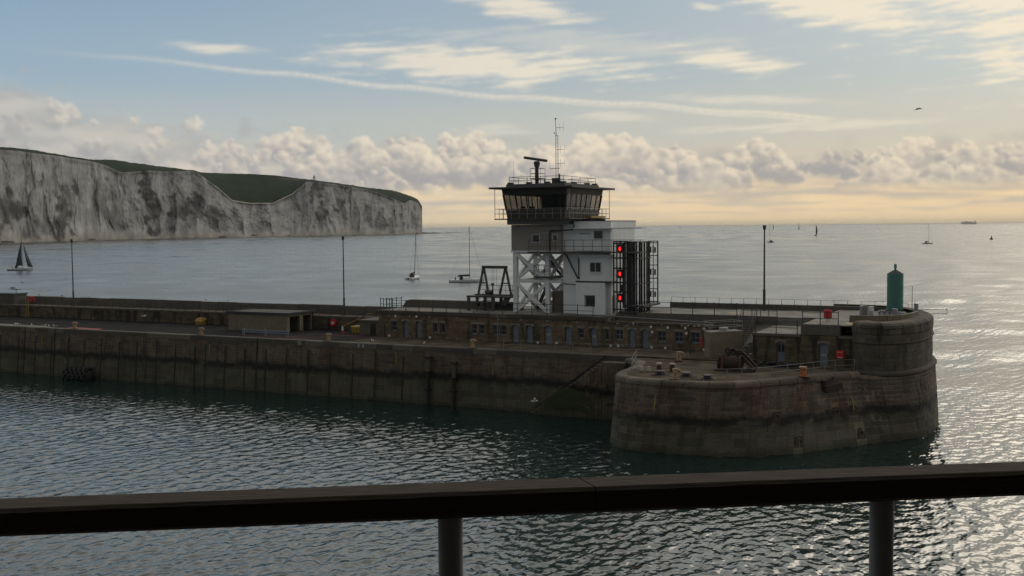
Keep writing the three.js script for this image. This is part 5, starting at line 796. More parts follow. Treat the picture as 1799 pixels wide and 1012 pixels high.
// green beacon on the bastion and gear round it
{
  const x = -16.95, z = -18.3, t = thing('harbour_beacon', 'round green harbour beacon tower with pale cone roof and lamp', 'beacon', [x, 10.5, z]);
  part(t, 'plinth', new G().cyl(V(x, 10.45, z), V(x, 10.7, z), 1.05, 1.05, 28), M.darkSteel);
  part(t, 'drum', new G().cyl(V(x, 10.7, z), V(x, 14.58, z), 0.85, 0.85, 32), M.greenBeacon);
  part(t, 'cone_roof', new G().cyl(V(x, 14.58, z), V(x, 15.0, z), 0.87, 0.16, 32), M.beaconCone);
  part(t, 'lamp_stand', new G().cyl(V(x, 15.0, z), V(x, 15.2, z), 0.1, 0.1, 10), M.black);
  part(t, 'lamp', new G().cyl(V(x, 15.2, z), V(x, 15.55, z), 0.16, 0.16, 14).cyl(V(x, 15.55, z), V(x, 15.66, z), 0.17, 0.06, 14), M.greenLamp, 'green lamp housing');
  part(t, 'drum_seam', new G().cyl(V(x, 12.6, z), V(x, 12.64, z), 0.857, 0.857, 32, false), M.greenBeacon);
  const b = thing('bastion_kerb', 'buff concrete kerb wall on top of the round bastion', 'kerb', [-16, 10.5, -4]);
  const kp = [[-18.9, -2.0], [-17.2, -2.4], [-15.6, -2.9], [-14.6, -4.2], [-13.9, -6.5], [-13.6, -9.5]]; for (let i = 1; i < kp.length; i++) part(b, 'kerb_panel', new G().bar(V(kp[i - 1][0], 10.9, kp[i - 1][1]), V(kp[i][0], 10.9, kp[i][1]), 0.3, 0.7), M.concreteBuff);
  const c = thing('control_cabinet', 'pair of tall grey steel cabinets beside the bastion kerb', 'cabinet', [-18.6, 10.5, -8]);
  for (const [a, m] of [[-18.95, M.steel], [-18.6, M.slabGrey]]) part(c, 'cabinet_door', new G().box(a, a + 0.33, 10.5, 11.75, -8.5, -7.9, 0.02), m);
  const d = thing('white_tank', 'white plastic tank on a pale box behind the bastion kerb', 'tank', [-17.9, 10.5, -8.2]); part(d, 'tank', new G().cyl(V(-17.9, 11.25, -8.2), V(-17.9, 11.7, -8.2), 0.3, 0.26, 14), M.lampWhite); part(d, 'box_base', new G().box(-18.15, -17.65, 10.5, 11.22, -8.5, -7.9, 0.02), M.signGrey);
  const e = thing('pipe_rack', 'rack of grey pipes and valves in front of the green beacon', 'pipe rack', [-16.5, 10.5, -9]);
  for (let k = 0; k < 4; k++) part(e, 'pipe', new G().cyl(V(-17.3, 10.75 + k * 0.12, -9 - k * 0.2), V(-15.2, 10.8 + k * 0.1, -9.3 - k * 0.2), 0.045), M.greyRail);
  for (const x2 of [-17.2, -16.7, -16.2]) part(e, 'valve', new G().add(new THREE.TorusGeometry(0.17, 0.03, 5, 12), new THREE.Matrix4().makeTranslation(x2, 11.2, -9)).cyl(V(x2, 10.6, -9), V(x2, 11.2, -9), 0.03), M.blackSteel);
  part(e, 'panel_box', new G().box(-16.0, -15.5, 10.5, 11.45, -9.6, -9.2, 0.02), M.steel); part(e, 'battery_box', new G().box(-15.35, -14.8, 10.5, 11.1, -10, -9.4, 0.02), M.signGrey);
  const f = thing('tide_gauge', 'slim mast and grey instrument canister with twin booms reaching over the water', 'instrument', [-14.5, 10.5, -14]);
  part(f, 'mast', new G().cyl(V(-14.67, 10.5, -14), V(-14.67, 13.55, -14), 0.035, 0.025, 6), M.darkSteel); part(f, 'canister', new G().cyl(V(-14.27, 10.95, -14), V(-14.27, 11.7, -14), 0.22, 0.22, 12).cyl(V(-14.4, 11.7, -14), V(-14.4, 11.95, -14), 0.02), M.steel);
  for (const [y0, y1] of [[11.03, 11.14], [10.6, 10.7]]) { const bm = part(f, 'boom', new G().cyl(V(-14.2, y0, -14), V(-11.35, y1, -14), 0.045, 0.035, 6), M.greyRail); part(bm, 'boom_hook', new G().cyl(V(-11.4, y1, -14), V(-11.2, y1 + 0.14, -14), 0.03).cyl(V(-11.4, y1, -14), V(-11.2, y1 - 0.14, -14), 0.03), M.darkSteel); }
}
// hut, outside stairs
{
  const h = thing('concrete_hut', 'plain buff concrete hut with flat railed roof beside the stone steps', 'hut', [-31, 6.3, -4]);
  const q = [[-32.72, -2.0], [-30.1, -4.9], [-31.3, -6.0], [-33.75, -3.5]], qq = (y, e = 0) => q.map(([x, z]) => { const cx = -31.97, cz = -4.1; return V(x + (x - cx) * e, y, z + (z - cz) * e); });
  part(h, 'walls', new G().hexa(qq(6.3), qq(9.0)), M.concreteBuff); part(h, 'roof', new G().hexa(qq(9.0, 0.03), qq(9.12, 0.03)), M.concrete); part(h, 'roof_hatch', new G().box(-32.3, -31.5, 9.12, 9.45, -4.6, -3.9, 0.02), M.signGrey);
  for (let k = 0; k < 4; k++) part(h, 'roof_post', new G().cyl(qq(9.12)[k], qq(10.1)[k], 0.03, 0.03, 5), M.greyRail);
  for (const y of [9.6, 10.1]) part(h, 'roof_rail', new G().tube([...qq(y), qq(y)[0]], 0.028, 5), M.greyRail);
  const st = thing('stone_steps', 'stone stairway climbing from the quay to the upper deck beside the hut', 'stairs', [-31, 6.4, -9]);
  const n = 19; for (let k = 0; k < n; k++) part(st, 'step', new G().box(-31.75, -30.2, 6.3, 6.5 + (k + 1) * (3.6 / n), -5.6 - k * 0.29 - 0.3, -5.6 - k * 0.29, 0.012), M.concreteDark);
  const walls = new G(); walls.hexa([V(-30.2, 6.3, -4.9), V(-28, 6.3, -4.9), V(-28, 6.3, -11), V(-30.2, 6.3, -11)], [V(-30.2, 7.2, -4.9), V(-28, 9.0, -4.9), V(-28, 9.3, -11), V(-30.2, 9.3, -11)]); part(st, 'side_wall', walls, M.concreteDark);
  for (let k = 0; k < 5; k++) part(st, 'flank_step', new G().box(-29.9 + k * 0.4, -28 + 0.0, 6.3, 7.2 + k * 0.42, -4.9 + 0.02 * k, -4.0 + 0.02 * k, 0.02), M.concreteDark);
  for (const x of [-31.7, -30.2]) { for (let k = 0; k < 6; k++) { const z = -5.8 - k * 1.05, y = 6.55 + k * 0.69; part(st, 'handrail_post', new G().cyl(V(x, y, z), V(x, y + 1.1, z), 0.035, 0.035, 6), M.blackSteel); } for (const d of [0.55, 1.1]) part(st, 'handrail', new G().cyl(V(x, 6.55 + d, -5.8), V(x, 10.0 + d, -11.05), 0.03, 0.03, 6), M.blackSteel); }
  const ex = single('fire_extinguisher', new G().cyl(V(-33.95, 7.55, -3.25), V(-33.95, 8.35, -3.25), 0.13, 0.13, 10).cyl(V(-33.95, 8.35, -3.25), V(-33.95, 8.5, -3.25), 0.06, 0.04, 8), M.red, 'tall red cylinder fixed to the corner of the concrete hut', 'cylinder');
}
// garage shed on the road
{
  const t = thing('garage_shed', 'flat roofed buff garage with two open bays beside the quay road', 'garage', [-96, 6.5, -10.6]);
  const q = (y, e = 0) => [V(-101 - e, y, -7.5 + e), V(-91.05 + e, y, -7.5 + e), V(-91.05 + e, y, -13 - e), V(-101 - e, y, -13 - e)];
  part(t, 'front_wall', new G().box(-101, -91.05, 6.48, 8.85, -7.75, -7.5), M.concreteBuff); part(t, 'back_wall', new G().box(-101, -91.05, 6.48, 8.85, -13, -12.8), M.concreteBuff); part(t, 'end_wall', new G().box(-101, -100.8, 6.48, 8.85, -12.8, -7.75), M.concreteBuff);
  for (const [z0, z1] of [[-7.75, -7.749], [-10.55, -10.1], [-12.8, -12.55]]) part(t, 'pier', new G().box(-91.4, -91.05, 6.48, 8.85, z0 - 0.25, z1), M.concreteBuff);
  part(t, 'lintel', new G().box(-91.42, -91.03, 8.5, 8.86, -12.8, -7.75), M.concreteBuff); part(t, 'party_wall', new G().box(-100.8, -91.4, 6.48, 8.8, -10.5, -10.3), M.concreteDark);
  part(t, 'roof', new G().hexa(q(8.86, 0.15), q(8.95, 0.15)), std([0.12, 0.12, 0.11], 0.9, { map: deckStone })); part(t, 'fascia', (() => { const g = new G(), a = q(8.8, 0.2), b = q(9.06, 0.2); for (let i = 0; i < 4; i++) g.bar(a[i].clone().lerp(b[i], 0.5), a[(i + 1) % 4].clone().lerp(b[(i + 1) % 4], 0.5), 0.1, 0.26); return g; })(), std([0.02, 0.022, 0.03], 0.6));
  part(t, 'shutter', new G().box(-92.2, -92.1, 6.5, 8.5, -12.5, -10.6), std([0.02, 0.026, 0.045], 0.6));
}

// ---------------------------------------------------------------- railings
railing('roof_railing', 'black ball-topped railing along the edge of the stone building roof', [[-75.2, 9.78, -8.3], [-48.2, 9.78, -8.3]], { h: 1.25, gap: 1.95, r: 0.045, knob: true });
railing('deck_railing', 'black railing on the retaining edge of the upper deck by the signal tower', [[-44.9, 10.16, -11.05], [-32.4, 10.16, -11.05]], { h: 1.25, gap: 2.35, r: 0.045, knob: true });
railing('sea_railing', 'thin grey railing on top of the seaward parapet of the upper deck', [[-43.3, 10.72, -21.2], [-18, 10.72, -21.2], [-14.6, 10.6, -18.6]], { h: 0.62, gap: 1.45, rails: [1], r: 0.028, mat: M.greyRail });
railing('walkway_railing', 'black railing on the walkway along the quay road wall', [[-172, 8.36, -13.25], [-102.5, 8.36, -13.25]], { h: 1.05, gap: 1.45, r: 0.035 });
railing('walkway_railing', 'black railing on the walkway between the garage and the stone building', [[-101, 8.36, -13.25], [-77.4, 8.36, -13.25]], { h: 1.05, gap: 1.75, r: 0.035 });
railing('stair_head_railing', 'dark green railing round the stair head at the end of the stone building', [[-78.4, 9.75, -10.4], [-75.2, 9.78, -8.3]], { h: 1.3, gap: 1.0, r: 0.05, mat: M.greenSteel, knob: true });
railing('stair_head_railing', 'dark green railing behind the stair head at the end of the stone building', [[-78.9, 9.6, -12.6], [-76.4, 9.75, -12.2]], { h: 1.3, gap: 1.0, r: 0.05, mat: M.greenSteel, knob: true });
railing('apron_top_railing', 'black railing above the apron wall beside the life ring post', [[-23.2, 10.34, -1.2], [-19.8, 10.34, -1.2]], { h: 1.2, gap: 1.7, r: 0.045, knob: true });
railing('terrace_railing', 'black railing along the lower terrace at the head of the stone steps', [[-27.8, 9.32, -1.25], [-23.7, 9.32, -1.25]], { h: 1.2, gap: 2.0, r: 0.045, knob: true });
railing('landing_railing', 'black railing at the top landing of the stone stairway', [[-31.8, 10.1, -11.5], [-29.9, 10.1, -11.5], [-28.1, 10.1, -11.4]], { h: 1.25, gap: 0.9, r: 0.04 });
railing('quay_railing', 'thin grey railing along the quay edge before the landing steps', [[-56, 6.47, -1.2], [-43.4, 6.47, -1.2], [-37.2, 6.4, -3.4]], { h: 1.05, gap: 2.1, r: 0.025, mat: M.greyRail });
railing('apron_railing', 'thin grey railing round the rounded edge of the pier head apron', [[-39.4, 6.32, 1.2], [-37.2, 6.32, 8.5], [-35.6, 6.32, 11.4], [-32.9, 6.32, 12.0]], { h: 1.05, gap: 1.9, r: 0.025, mat: M.greyRail });
{ const p = []; for (const [x, z] of [[-31.0, 12.6], [-28.7, 13.2], [-26.8, 12.4], [-24.6, 10.6], [-22.6, 7.6], [-20.9, 4.6], [-19.4, 2.2], [-17.9, 0.9]]) p.push([x, 6.32, z]); railing('apron_railing', 'thin grey railing on the coping in front of the rusty winch gear', p, { h: 1.05, gap: 1.5, r: 0.027, mat: M.greyRail }); }
// poles
const pole = (x, y, z, top, label, thick = 0.11) => { const t = thing('lamp_pole', label, 'pole', [x, y, z], 'tall poles on the pier'); part(t, 'lower_tube', new G().cyl(V(x, y, z), V(x, y + 2.4, z), thick * 1.25, thick * 1.2, 10), M.darkSteel); part(t, 'upper_tube', new G().cyl(V(x, y + 2.4, z), V(x, top - 0.5, z), thick * 0.85, thick * 0.6, 10), M.darkSteel); part(t, 'lamp_head', new G().cyl(V(x, top - 0.5, z), V(x, top, z), 0.16, 0.2, 10), M.blackSteel); part(t, 'base_flange', new G().cyl(V(x, y, z), V(x, y + 0.06, z), thick * 2, thick * 2, 10), M.darkSteel); };
pole(-137.7, 8.3, -14, 18.7, 'tall grey pole on the walkway beyond the floating fender'); pole(-86.65, 8.3, -14, 18.95, 'tall grey pole on the walkway behind the red life ring'); pole(-31.64, 10.1, -20, 19.95, 'tall dark pole on the upper deck seaward of the hut', 0.13);
single('flag_staff', new G().cyl(V(-57.6, 6.5, -2.8), V(-57.6, 10.2, -2.8), 0.045, 0.035, 6), M.greyRail, 'slim bare grey staff standing on the quay before the stone building', 'staff');
single('sign_staff', new G().cyl(V(-35.2, 6.4, -3.4), V(-35.2, 8.1, -3.4), 0.05, 0.05, 6).box(-35.3, -35.1, 7.9, 8.15, -3.45, -3.35), M.blackSteel, 'short dark post standing by the twin headed bollard', 'post');

// ---------------------------------------------------------------- quay furniture
function hornBollard(x, y, z, label, s = 1, turn = 0) { // cast bollard with a hooked head on a base plate
  const t = thing('horn_bollard', label, 'bollard', [x, y, z], 'rusty mooring bollards'); const o = new G(), A = (a, b, c) => V(x + a * s, y + b * s, z + c * s);
  part(t, 'base_plate', new G().box(x - 0.5 * s, x + 0.42 * s, y - 0.02, y + 0.07 * s, z - 0.35 * s, z + 0.42 * s, 0.02), M.rust);
  part(t, 'column', new G().cyl(A(0, 0, 0), A(0, 0.15, 0), 0.36 * s, 0.27 * s, 14).cyl(A(0, 0.15, 0), A(0, 0.72, 0), 0.27 * s, 0.25 * s, 14), M.bollard);
  part(t, 'head', new G().cyl(A(-0.02, 0.7, 0), A(0.02, 0.93, 0), 0.27 * s, 0.34 * s, 14).cyl(A(0.02, 0.93, 0), A(0.02, 1.0, 0), 0.34 * s, 0.24 * s, 14).cyl(A(0.1, 0.86, 0), A(0.52, 0.8, 0), 0.18 * s, 0.12 * s, 10), M.bollard);
  t.rotation.y = turn; return t;
}
hornBollard(-122.3, 6.5, -0.6, 'rusty hooked bollard standing on the red painted patch', 0.95); hornBollard(-99.4, 6.5, -0.55, 'rusty hooked bollard at the quay edge before the buff garage', 0.95); hornBollard(-79.3, 6.5, -0.5, 'rusty hooked bollard at the quay edge near the traffic cone', 0.95); hornBollard(-59.5, 6.5, -0.5, 'pale rust streaked bollard at the quay edge before the slim staff', 1.0);
hornBollard(-35.1, 6.35, 0.6, 'cream twin headed bollard behind the apron railing', 0.95, 0.2);
function post(x, z, label, r, h, m, top) { const y = 6.3, t = thing('mooring_post', label, 'bollard', [x, y, z], 'mooring posts on the apron'); part(t, 'column', new G().cyl(V(x, y, z), V(x, y + h * 0.86, z), r, r * 0.92, 14), m); part(t, 'cap', new G().cyl(V(x, y + h * 0.86, z), V(x, y + h * 0.94, z), r * 1.18, r * 1.2, 14).cyl(V(x, y + h * 0.94, z), V(x, y + h, z), r * 1.2, r * 0.8, 14), top); part(t, 'flange', new G().cyl(V(x, y, z), V(x, y + 0.06, z), r * 1.5, r * 1.4, 14), M.rust); }
post(-35.9, 9.4, 'small white mooring post of the pair at the apron corner', 0.15, 0.5, M.bollardWhite, M.bollardWhite); post(-35.2, 9.2, 'small white mooring post of the pair at the apron corner', 0.15, 0.5, M.bollardWhite, M.bollardWhite);
post(-34.4, 8.6, 'stout orange rusty mooring post of the pair behind the white posts', 0.25, 0.82, M.rust, M.bollardWhite); post(-33.2, 8.4, 'stout orange rusty mooring post of the pair behind the white posts', 0.25, 0.82, M.rust, M.bollardWhite);
hornBollard(-31.2, 6.32, 13.3, 'large cream bollard with peeling rust on the apron coping', 0.98); { const t = thing('square_bollard', 'orange rusty bollard at the coping beside the black timber fender', 'bollard', [-21.3, 6.3, 7.0], 'rusty mooring bollards'); part(t, 'column', new G().cyl(V(-21.3, 6.3, 7), V(-21.3, 7.1, 7), 0.3, 0.27, 12), std([0.5, 0.2, 0.07], 0.8, { map: rusty })); part(t, 'head', new G().cyl(V(-21.35, 7.1, 7), V(-21.35, 7.22, 7), 0.38, 0.36, 12), M.bollard); part(t, 'base_plate', new G().box(-21.8, -20.6, 6.29, 6.36, 6.6, 7.4), M.rust); }
for (const [x, z, l] of [[-33.5, 10.9, 'low black fairlead roller between the rusty posts and the cream bollard'], [-31.0, 10.9, 'low black fairlead roller just behind the cream bollard'], [-28.7, 12.0, 'low black fairlead roller at the coping by the railing']]) { const t = thing('fairlead_roller', l, 'roller', [x, 6.3, z], 'fairlead rollers on the apron'); part(t, 'spool', new G().cyl(V(x, 6.33, z), V(x, 6.45, z), 0.62, 0.4, 16).cyl(V(x, 6.45, z), V(x, 6.6, z), 0.34, 0.34, 16).cyl(V(x, 6.6, z), V(x, 6.7, z), 0.42, 0.48, 16), M.black); part(t, 'bed_plate', new G().cyl(V(x, 6.29, z), V(x, 6.34, z), 0.9, 0.9, 16), M.rustDark); }
{ // wrecked mooring gear
  const t = thing('mooring_gear', 'heap of dark rusty winch gear with a big drum and angled arms on the apron', 'winch', [-28, 6.3, 4.5]), K = M.rustDark, P = (a, b, c) => V(-29.2 + a, 6.3 + b, 5.2 + c);
  part(t, 'drum', new G().cyl(P(-0.3, 0.72, 0), P(1.7, 0.68, 0.2), 0.62, 0.62, 18).cyl(P(-0.4, 0.72, 0), P(-0.25, 0.72, 0), 0.8, 0.8, 18).cyl(P(1.65, 0.68, 0.2), P(1.8, 0.68, 0.2), 0.8, 0.8, 18), K);
  part(t, 'bed_frame', new G().box(-29.8, -26.2, 6.3, 6.5, 4.2, 6.2).bar(P(2.4, 0.25, 0), P(3.1, 0.15, 0.8), 0.3), K);
  for (const [a, b] of [[[0.1, 0.2, 0.5], [0.6, 1.95, -0.2]], [[1.1, 1.95, -0.2], [2.9, 0.35, 0.3]], [[1.5, 1.9, -0.4], [3.2, 0.3, -0.2]], [[0.6, 1.95, -0.2], [1.6, 1.75, -0.3]]]) part(t, 'arm', new G().bar(P(...a), P(...b), 0.2, 0.26), K);
  for (const [a, b] of [[0.45, 1.85], [0.95, 1.8], [1.5, 1.65]]) part(t, 'sheave', new G().add(new THREE.TorusGeometry(0.24, 0.09, 8, 16), new THREE.Matrix4().makeTranslation(-29.2 + a, 6.3 + b, 5.2)), K);
  part(t, 'brake_column', new G().bar(P(0.05, 0, 0.7), P(0.15, 1.5, 0.5), 0.28), M.rust); part(t, 'grey_motor', new G().cyl(P(1.9, 1.0, -0.7), P(2.5, 1.15, -0.7), 0.34, 0.3, 12).cyl(P(2.4, 1.2, -0.8), P(2.4, 1.55, -0.8), 0.22, 0.2, 12), M.darkSteel);
}
{ const t = thing('rope_heap', 'tangled heap of dark mooring rope lying along the foot of the apron wall', 'rope', [-25.5, 6.3, 0.6]); for (let k = 0; k < 16; k++) { const x = -27.6 + k * 0.27, z = 0.4 + rr(-0.35, 0.5), r = rr(0.22, 0.42); part(t, 'coil', new G().add(new THREE.TorusGeometry(r, rr(0.07, 0.11), 6, 14), new THREE.Matrix4().compose(V(x, 6.38 + rr(0, 0.22), z), new THREE.Quaternion().setFromEuler(new THREE.Euler(1.57 + rr(-0.5, 0.5), rr(-0.4, 0.4), 0)), V(1.3, 1, 1)), true), M.rope); } part(t, 'loose_end', new G().tube([V(-27.8, 6.36, 1.2), V(-26.8, 6.35, 1.6), V(-25.4, 6.35, 1.5), V(-23.8, 6.35, 1.9), V(-22.6, 6.36, 1.7)], 0.06), M.rope); }
// life saving gear
{
  const b = thing('life_ring_box', 'square red life ring housing on the apron wall beside the arched door', 'life ring box', [-19.5, 7.1, -0.8]); part(b, 'housing', new G().box(-19.92, -19.12, 7.12, 7.92, -0.98, -0.76, 0.08), M.red); part(b, 'lettering', new G().box(-19.75, -19.3, 7.22, 7.3, -0.765, -0.75).box(-19.72, -19.34, 7.72, 7.76, -0.765, -0.752), M.lampWhite); part(b, 'ring_emboss', new G().add(new THREE.TorusGeometry(0.19, 0.035, 6, 20), new THREE.Matrix4().makeTranslation(-19.52, 7.53, -0.76), true), M.red);
  const c = thing('life_ring_post', 'red life ring housing on a short post above the apron wall', 'life ring box', [-21.5, 10.3, -5]); part(c, 'post', new G().cyl(V(-21.62, 10.3, -5), V(-21.62, 11.3, -5), 0.04).cyl(V(-21.4, 10.3, -5), V(-21.4, 11.3, -5), 0.04), M.greyRail); part(c, 'housing', new G().box(-21.92, -21.1, 10.66, 11.5, -5.1, -4.85, 0.1), M.red); part(c, 'strap', new G().box(-21.55, -21.47, 10.66, 11.4, -4.86, -4.83), M.black);
  const d = thing('life_ring_sign', 'round red life ring cover hung on the low wall near the yellow skip', 'life ring', [-87.6, 7.6, -12.8]); part(d, 'disc', new G().cyl(V(-87.6, 7.45, -12.95), V(-87.6, 7.45, -12.7), 0.52, 0.46, 24), M.red); part(d, 'label_plate', new G().box(-87.85, -87.4, 7.3, 7.58, -12.71, -12.68), M.lampWhite);
  const e = thing('yellow_ladder', 'yellow ladder with red life ring board at the road wall', 'ladder', [-146.5, 6.5, -12.6]); for (const x of [-146.8, -146.25]) part(e, 'stile', new G().box(x - 0.05, x + 0.05, 6.5, 9.6, -12.75, -12.65), M.yellow); for (let k = 0; k < 10; k++) part(e, 'rung', new G().box(-146.75, -146.3, 6.75 + k * 0.28, 6.8 + k * 0.28, -12.74, -12.68), M.yellow); part(e, 'red_board', new G().box(-146.8, -145.6, 8.9, 9.75, -13.4, -13.3, 0.03), M.red);
  const s = thing('yellow_skip', 'yellow steel skip standing beside the end of the stone building', 'skip', [-81.6, 6.5, -10]); const Q = (y, e2) => [V(-82.3 - e2, y, -9.4 + e2), V(-80.95 + e2, y, -9.4 + e2), V(-80.95 + e2, y, -10.6 - e2), V(-82.3 - e2, y, -10.6 - e2)]; part(s, 'body', new G().hexa(Q(6.66, -0.12), Q(7.35, 0.05)), M.yellow); part(s, 'lid', new G().hexa(Q(7.36, 0.06), Q(7.5, -0.1)), M.yellow); for (const x of [-82.1, -81.6, -81.15]) part(s, 'foot', new G().box(x - 0.08, x + 0.08, 6.49, 6.7, -9.55, -9.35), M.yellow);
  const g = thing('grit_bin', 'yellow grit bin against the low wall beyond the garage', 'bin', [-110.4, 6.5, -12.3]); part(g, 'body', new G().hexa([V(-111, 6.49, -12), V(-109.8, 6.49, -12), V(-109.8, 6.49, -12.8), V(-111, 6.49, -12.8)], [V(-111, 7.0, -11.9), V(-109.8, 7.0, -11.9), V(-109.8, 7.2, -12.85), V(-111, 7.2, -12.85)]), M.yellow); part(g, 'lid', new G().hexa([V(-111.1, 7.0, -11.85), V(-109.7, 7.0, -11.85), V(-109.7, 7.2, -12.87), V(-111.1, 7.2, -12.87)], [V(-110.8, 7.45, -12.1), V(-110, 7.45, -12.1), V(-110, 7.5, -12.87), V(-110.8, 7.5, -12.87)]), M.yellow);
  const k = thing('traffic_cone', 'white banded traffic cone with red base beside the yellow skip', 'cone', [-83.8, 6.5, -9.6]); part(k, 'base', new G().box(-84.1, -83.5, 6.5, 6.58, -9.9, -9.3), M.redPaint); part(k, 'cone', new G().cyl(V(-83.8, 6.58, -9.6), V(-83.8, 6.85, -9.6), 0.24, 0.19, 14), M.redPaint); part(k, 'white_sleeve', new G().cyl(V(-83.8, 6.85, -9.6), V(-83.8, 7.4, -9.6), 0.19, 0.08, 14), M.lampWhite);
  const yr = thing('yellow_handrail', 'sloping yellow pipe handrail on the steps behind the yellow skip', 'handrail', [-83, 6.5, -11.6]); part(yr, 'rail', new G().tube([V(-84.6, 7.2, -10.6), V(-81.5, 8.9, -12.6), V(-81.3, 8.4, -12.8)], 0.06), M.yellow); part(yr, 'post', new G().cyl(V(-84.6, 6.5, -10.6), V(-84.6, 7.2, -10.6), 0.05), M.yellow);
  const sp = thing('side_stairs', 'dark steps climbing the low wall behind the yellow handrail', 'stairs', [-82.4, 6.5, -12]); for (let i = 0; i < 7; i++) part(sp, 'step', new G().box(-84.4 + i * 0.42, -83.95 + i * 0.42, 6.4, 6.72 + i * 0.25, -12.95, -11.8), M.concreteDark); part(sp, 'handrail', new G().bar(V(-84.6, 7.7, -11.8), V(-81.2, 9.5, -11.8), 0.06).bar(V(-84.6, 7.2, -11.8), V(-81.2, 9.0, -11.8), 0.05), M.blackSteel);
  const lk = thing('stone_locker', 'low dark store with plank door beside the end of the stone building', 'store', [-78.7, 6.5, -9.6]); part(lk, 'walls', new G().box(-80.6, -77.15, 6.45, 8.15, -12.9, -8.9), M.concreteDark); part(lk, 'roof_slab', new G().box(-80.7, -77.13, 8.15, 8.4, -12.9, -8.75, 0.03), M.concreteDark); part(lk, 'door', new G().box(-79.0, -78.2, 6.5, 7.9, -8.9, -8.86), M.timber);
  const br = thing('crash_barrier', 'low blue grey rail barrier on the quay road before the garage', 'barrier', [-91, 6.5, -2.6]); for (const x of [-94.2, -90.7, -87.2]) part(br, 'post', new G().box(x - 0.14, x + 0.14, 6.48, 7.4, -2.75, -2.5, 0.02), M.slabGrey); for (const y of [6.95, 7.2]) part(br, 'rail', new G().box(-94.3, -86.8, y - 0.06, y + 0.06, -2.5, -2.42), std([0.13, 0.17, 0.24], 0.5)); single('marker_post', new G().cyl(V(-95, 6.48, -2.2), V(-95, 7.9, -2.2), 0.05), M.darkSteel, 'thin dark marker post beside the end of the low barrier', 'post');
  const kb = thing('signal_cabin', 'dark green roofed cabin on the sea parapet with a lamp bracket', 'cabin', [-153, 8.3, -14.5]); part(kb, 'walls', new G().box(-156, -150.6, 8.3, 9.9, -16, -13.6), M.concreteDark); part(kb, 'roof', new G().box(-156, -150.4, 9.9, 10.1, -16.1, -13.4), M.greenSteel); part(kb, 'bracket', new G().cyl(V(-151.2, 10.1, -14.5), V(-151.2, 10.9, -14.5), 0.05).cyl(V(-153, 10.7, -14.5), V(-150.3, 10.65, -14.5), 0.05).box(-152.4, -151.6, 10.8, 11.0, -14.6, -14.4), M.greenSteel);
}
{ // floating rubber fender with its tyre net
  const t = thing('floating_fender', 'big black floating rubber fender wrapped in tyres against the quay wall', 'fender', [-118.9, 0, 1.9]); part(t, 'body', new G().add(new THREE.CapsuleGeometry(0.95, 2.9, 8, 20), new THREE.Matrix4().compose(V(-118.9, 0.55, 1.9), new THREE.Quaternion().setFromEuler(new THREE.Euler(0, 0, Math.PI / 2)), V(1, 1, 1)), true), M.rubber);
  for (let k = 0; k < 5; k++) for (const a of [-0.5, 0.35, 1.2, 2.0]) { const x = -120.6 + k * 0.85; part(t, 'tyre', new G().add(new THREE.TorusGeometry(0.34, 0.13, 8, 16), new THREE.Matrix4().compose(V(x, 0.55 + 1.02 * Math.sin(a), 1.9 + 1.02 * Math.cos(a)), new THREE.Quaternion().setFromEuler(new THREE.Euler(-a, 0, 0)), V(1, 1, 1)), true), M.rubber); }
  part(t, 'chain', new G().tube([V(-120.9, 0.6, 1.9), V(-122.2, 3.2, 0.6), V(-122.4, 5.9, 0.25)], 0.045).tube([V(-116.9, 0.6, 1.9), V(-115.6, 3.2, 0.6), V(-115.4, 5.9, 0.25)], 0.045), M.rustDark);
}
{ // landing steps in the corner, their handrail and weed
  const t = thing('landing_steps', 'worn stone landing steps rising from the water in the corner by the pier head', 'stairs', [-46, 0, 1.4]); const n = 21, st = std([0.42, 0.4, 0.37], 0.92, { map: wallMap(-52, -40, -1, 7, 512, 256, stained(3.3, [[-44, 5.6, 0.6]])) });
  for (let k = 0; k < n; k++) { const x = -51.3 + k * 0.41, y = 0.25 + k * 0.285; part(t, 'step', new G().box(x + 0.005, k < n - 1 ? x + 0.405 : -40.6, -1.5, y + rr(-0.03, 0.03), 0.1, 1.75 + rr(-0.04, 0.04), 0.02), st); }
  for (let k = 0; k < 26; k++) { const x = rr(-46.5, -41.2), y = rr(0.2, 0.2 + (x + 51) * 0.62); part(t, 'face_stone', new G().box(x - rr(0.2, 0.4), x + rr(0.2, 0.4), y - 0.2, y + 0.16, 1.7, 1.83 + rr(0, 0.05), 0.03), st); }
  part(t, 'handrail', new G().bar(V(-51.4, 0.3, 0.95), V(-47.6, 3.2, 0.55), 0.09).bar(V(-47.8, 3.0, 0.6), V(-43.0, 6.5, 0.5), 0.14), M.dim);
  const w = new G(); for (let k = 0; k < 1500; k++) { const x = -50 + 6.2 * (rnd() + rnd()) / 2, ceil = 0.25 + (x + 51.3) * 0.69, y = Math.min(ceil, rr(0.9, 3.1) * (0.6 + 0.4 * Math.sin((x + 50) / 6.2 * 3.14))), l = rr(0.12, 0.4), z = 1.78 + rr(0, 0.14), a = rr(-0.12, 0.12); w.tri(V(x - 0.05, y, z), V(x + 0.05, y, z), V(x + a, y - l, z + 0.04)); }
  const m = single('seaweed', w, M.weed, 'hanging dark green seaweed on the landing steps', 'seaweed'); m.userData.kind = 'stuff';
}
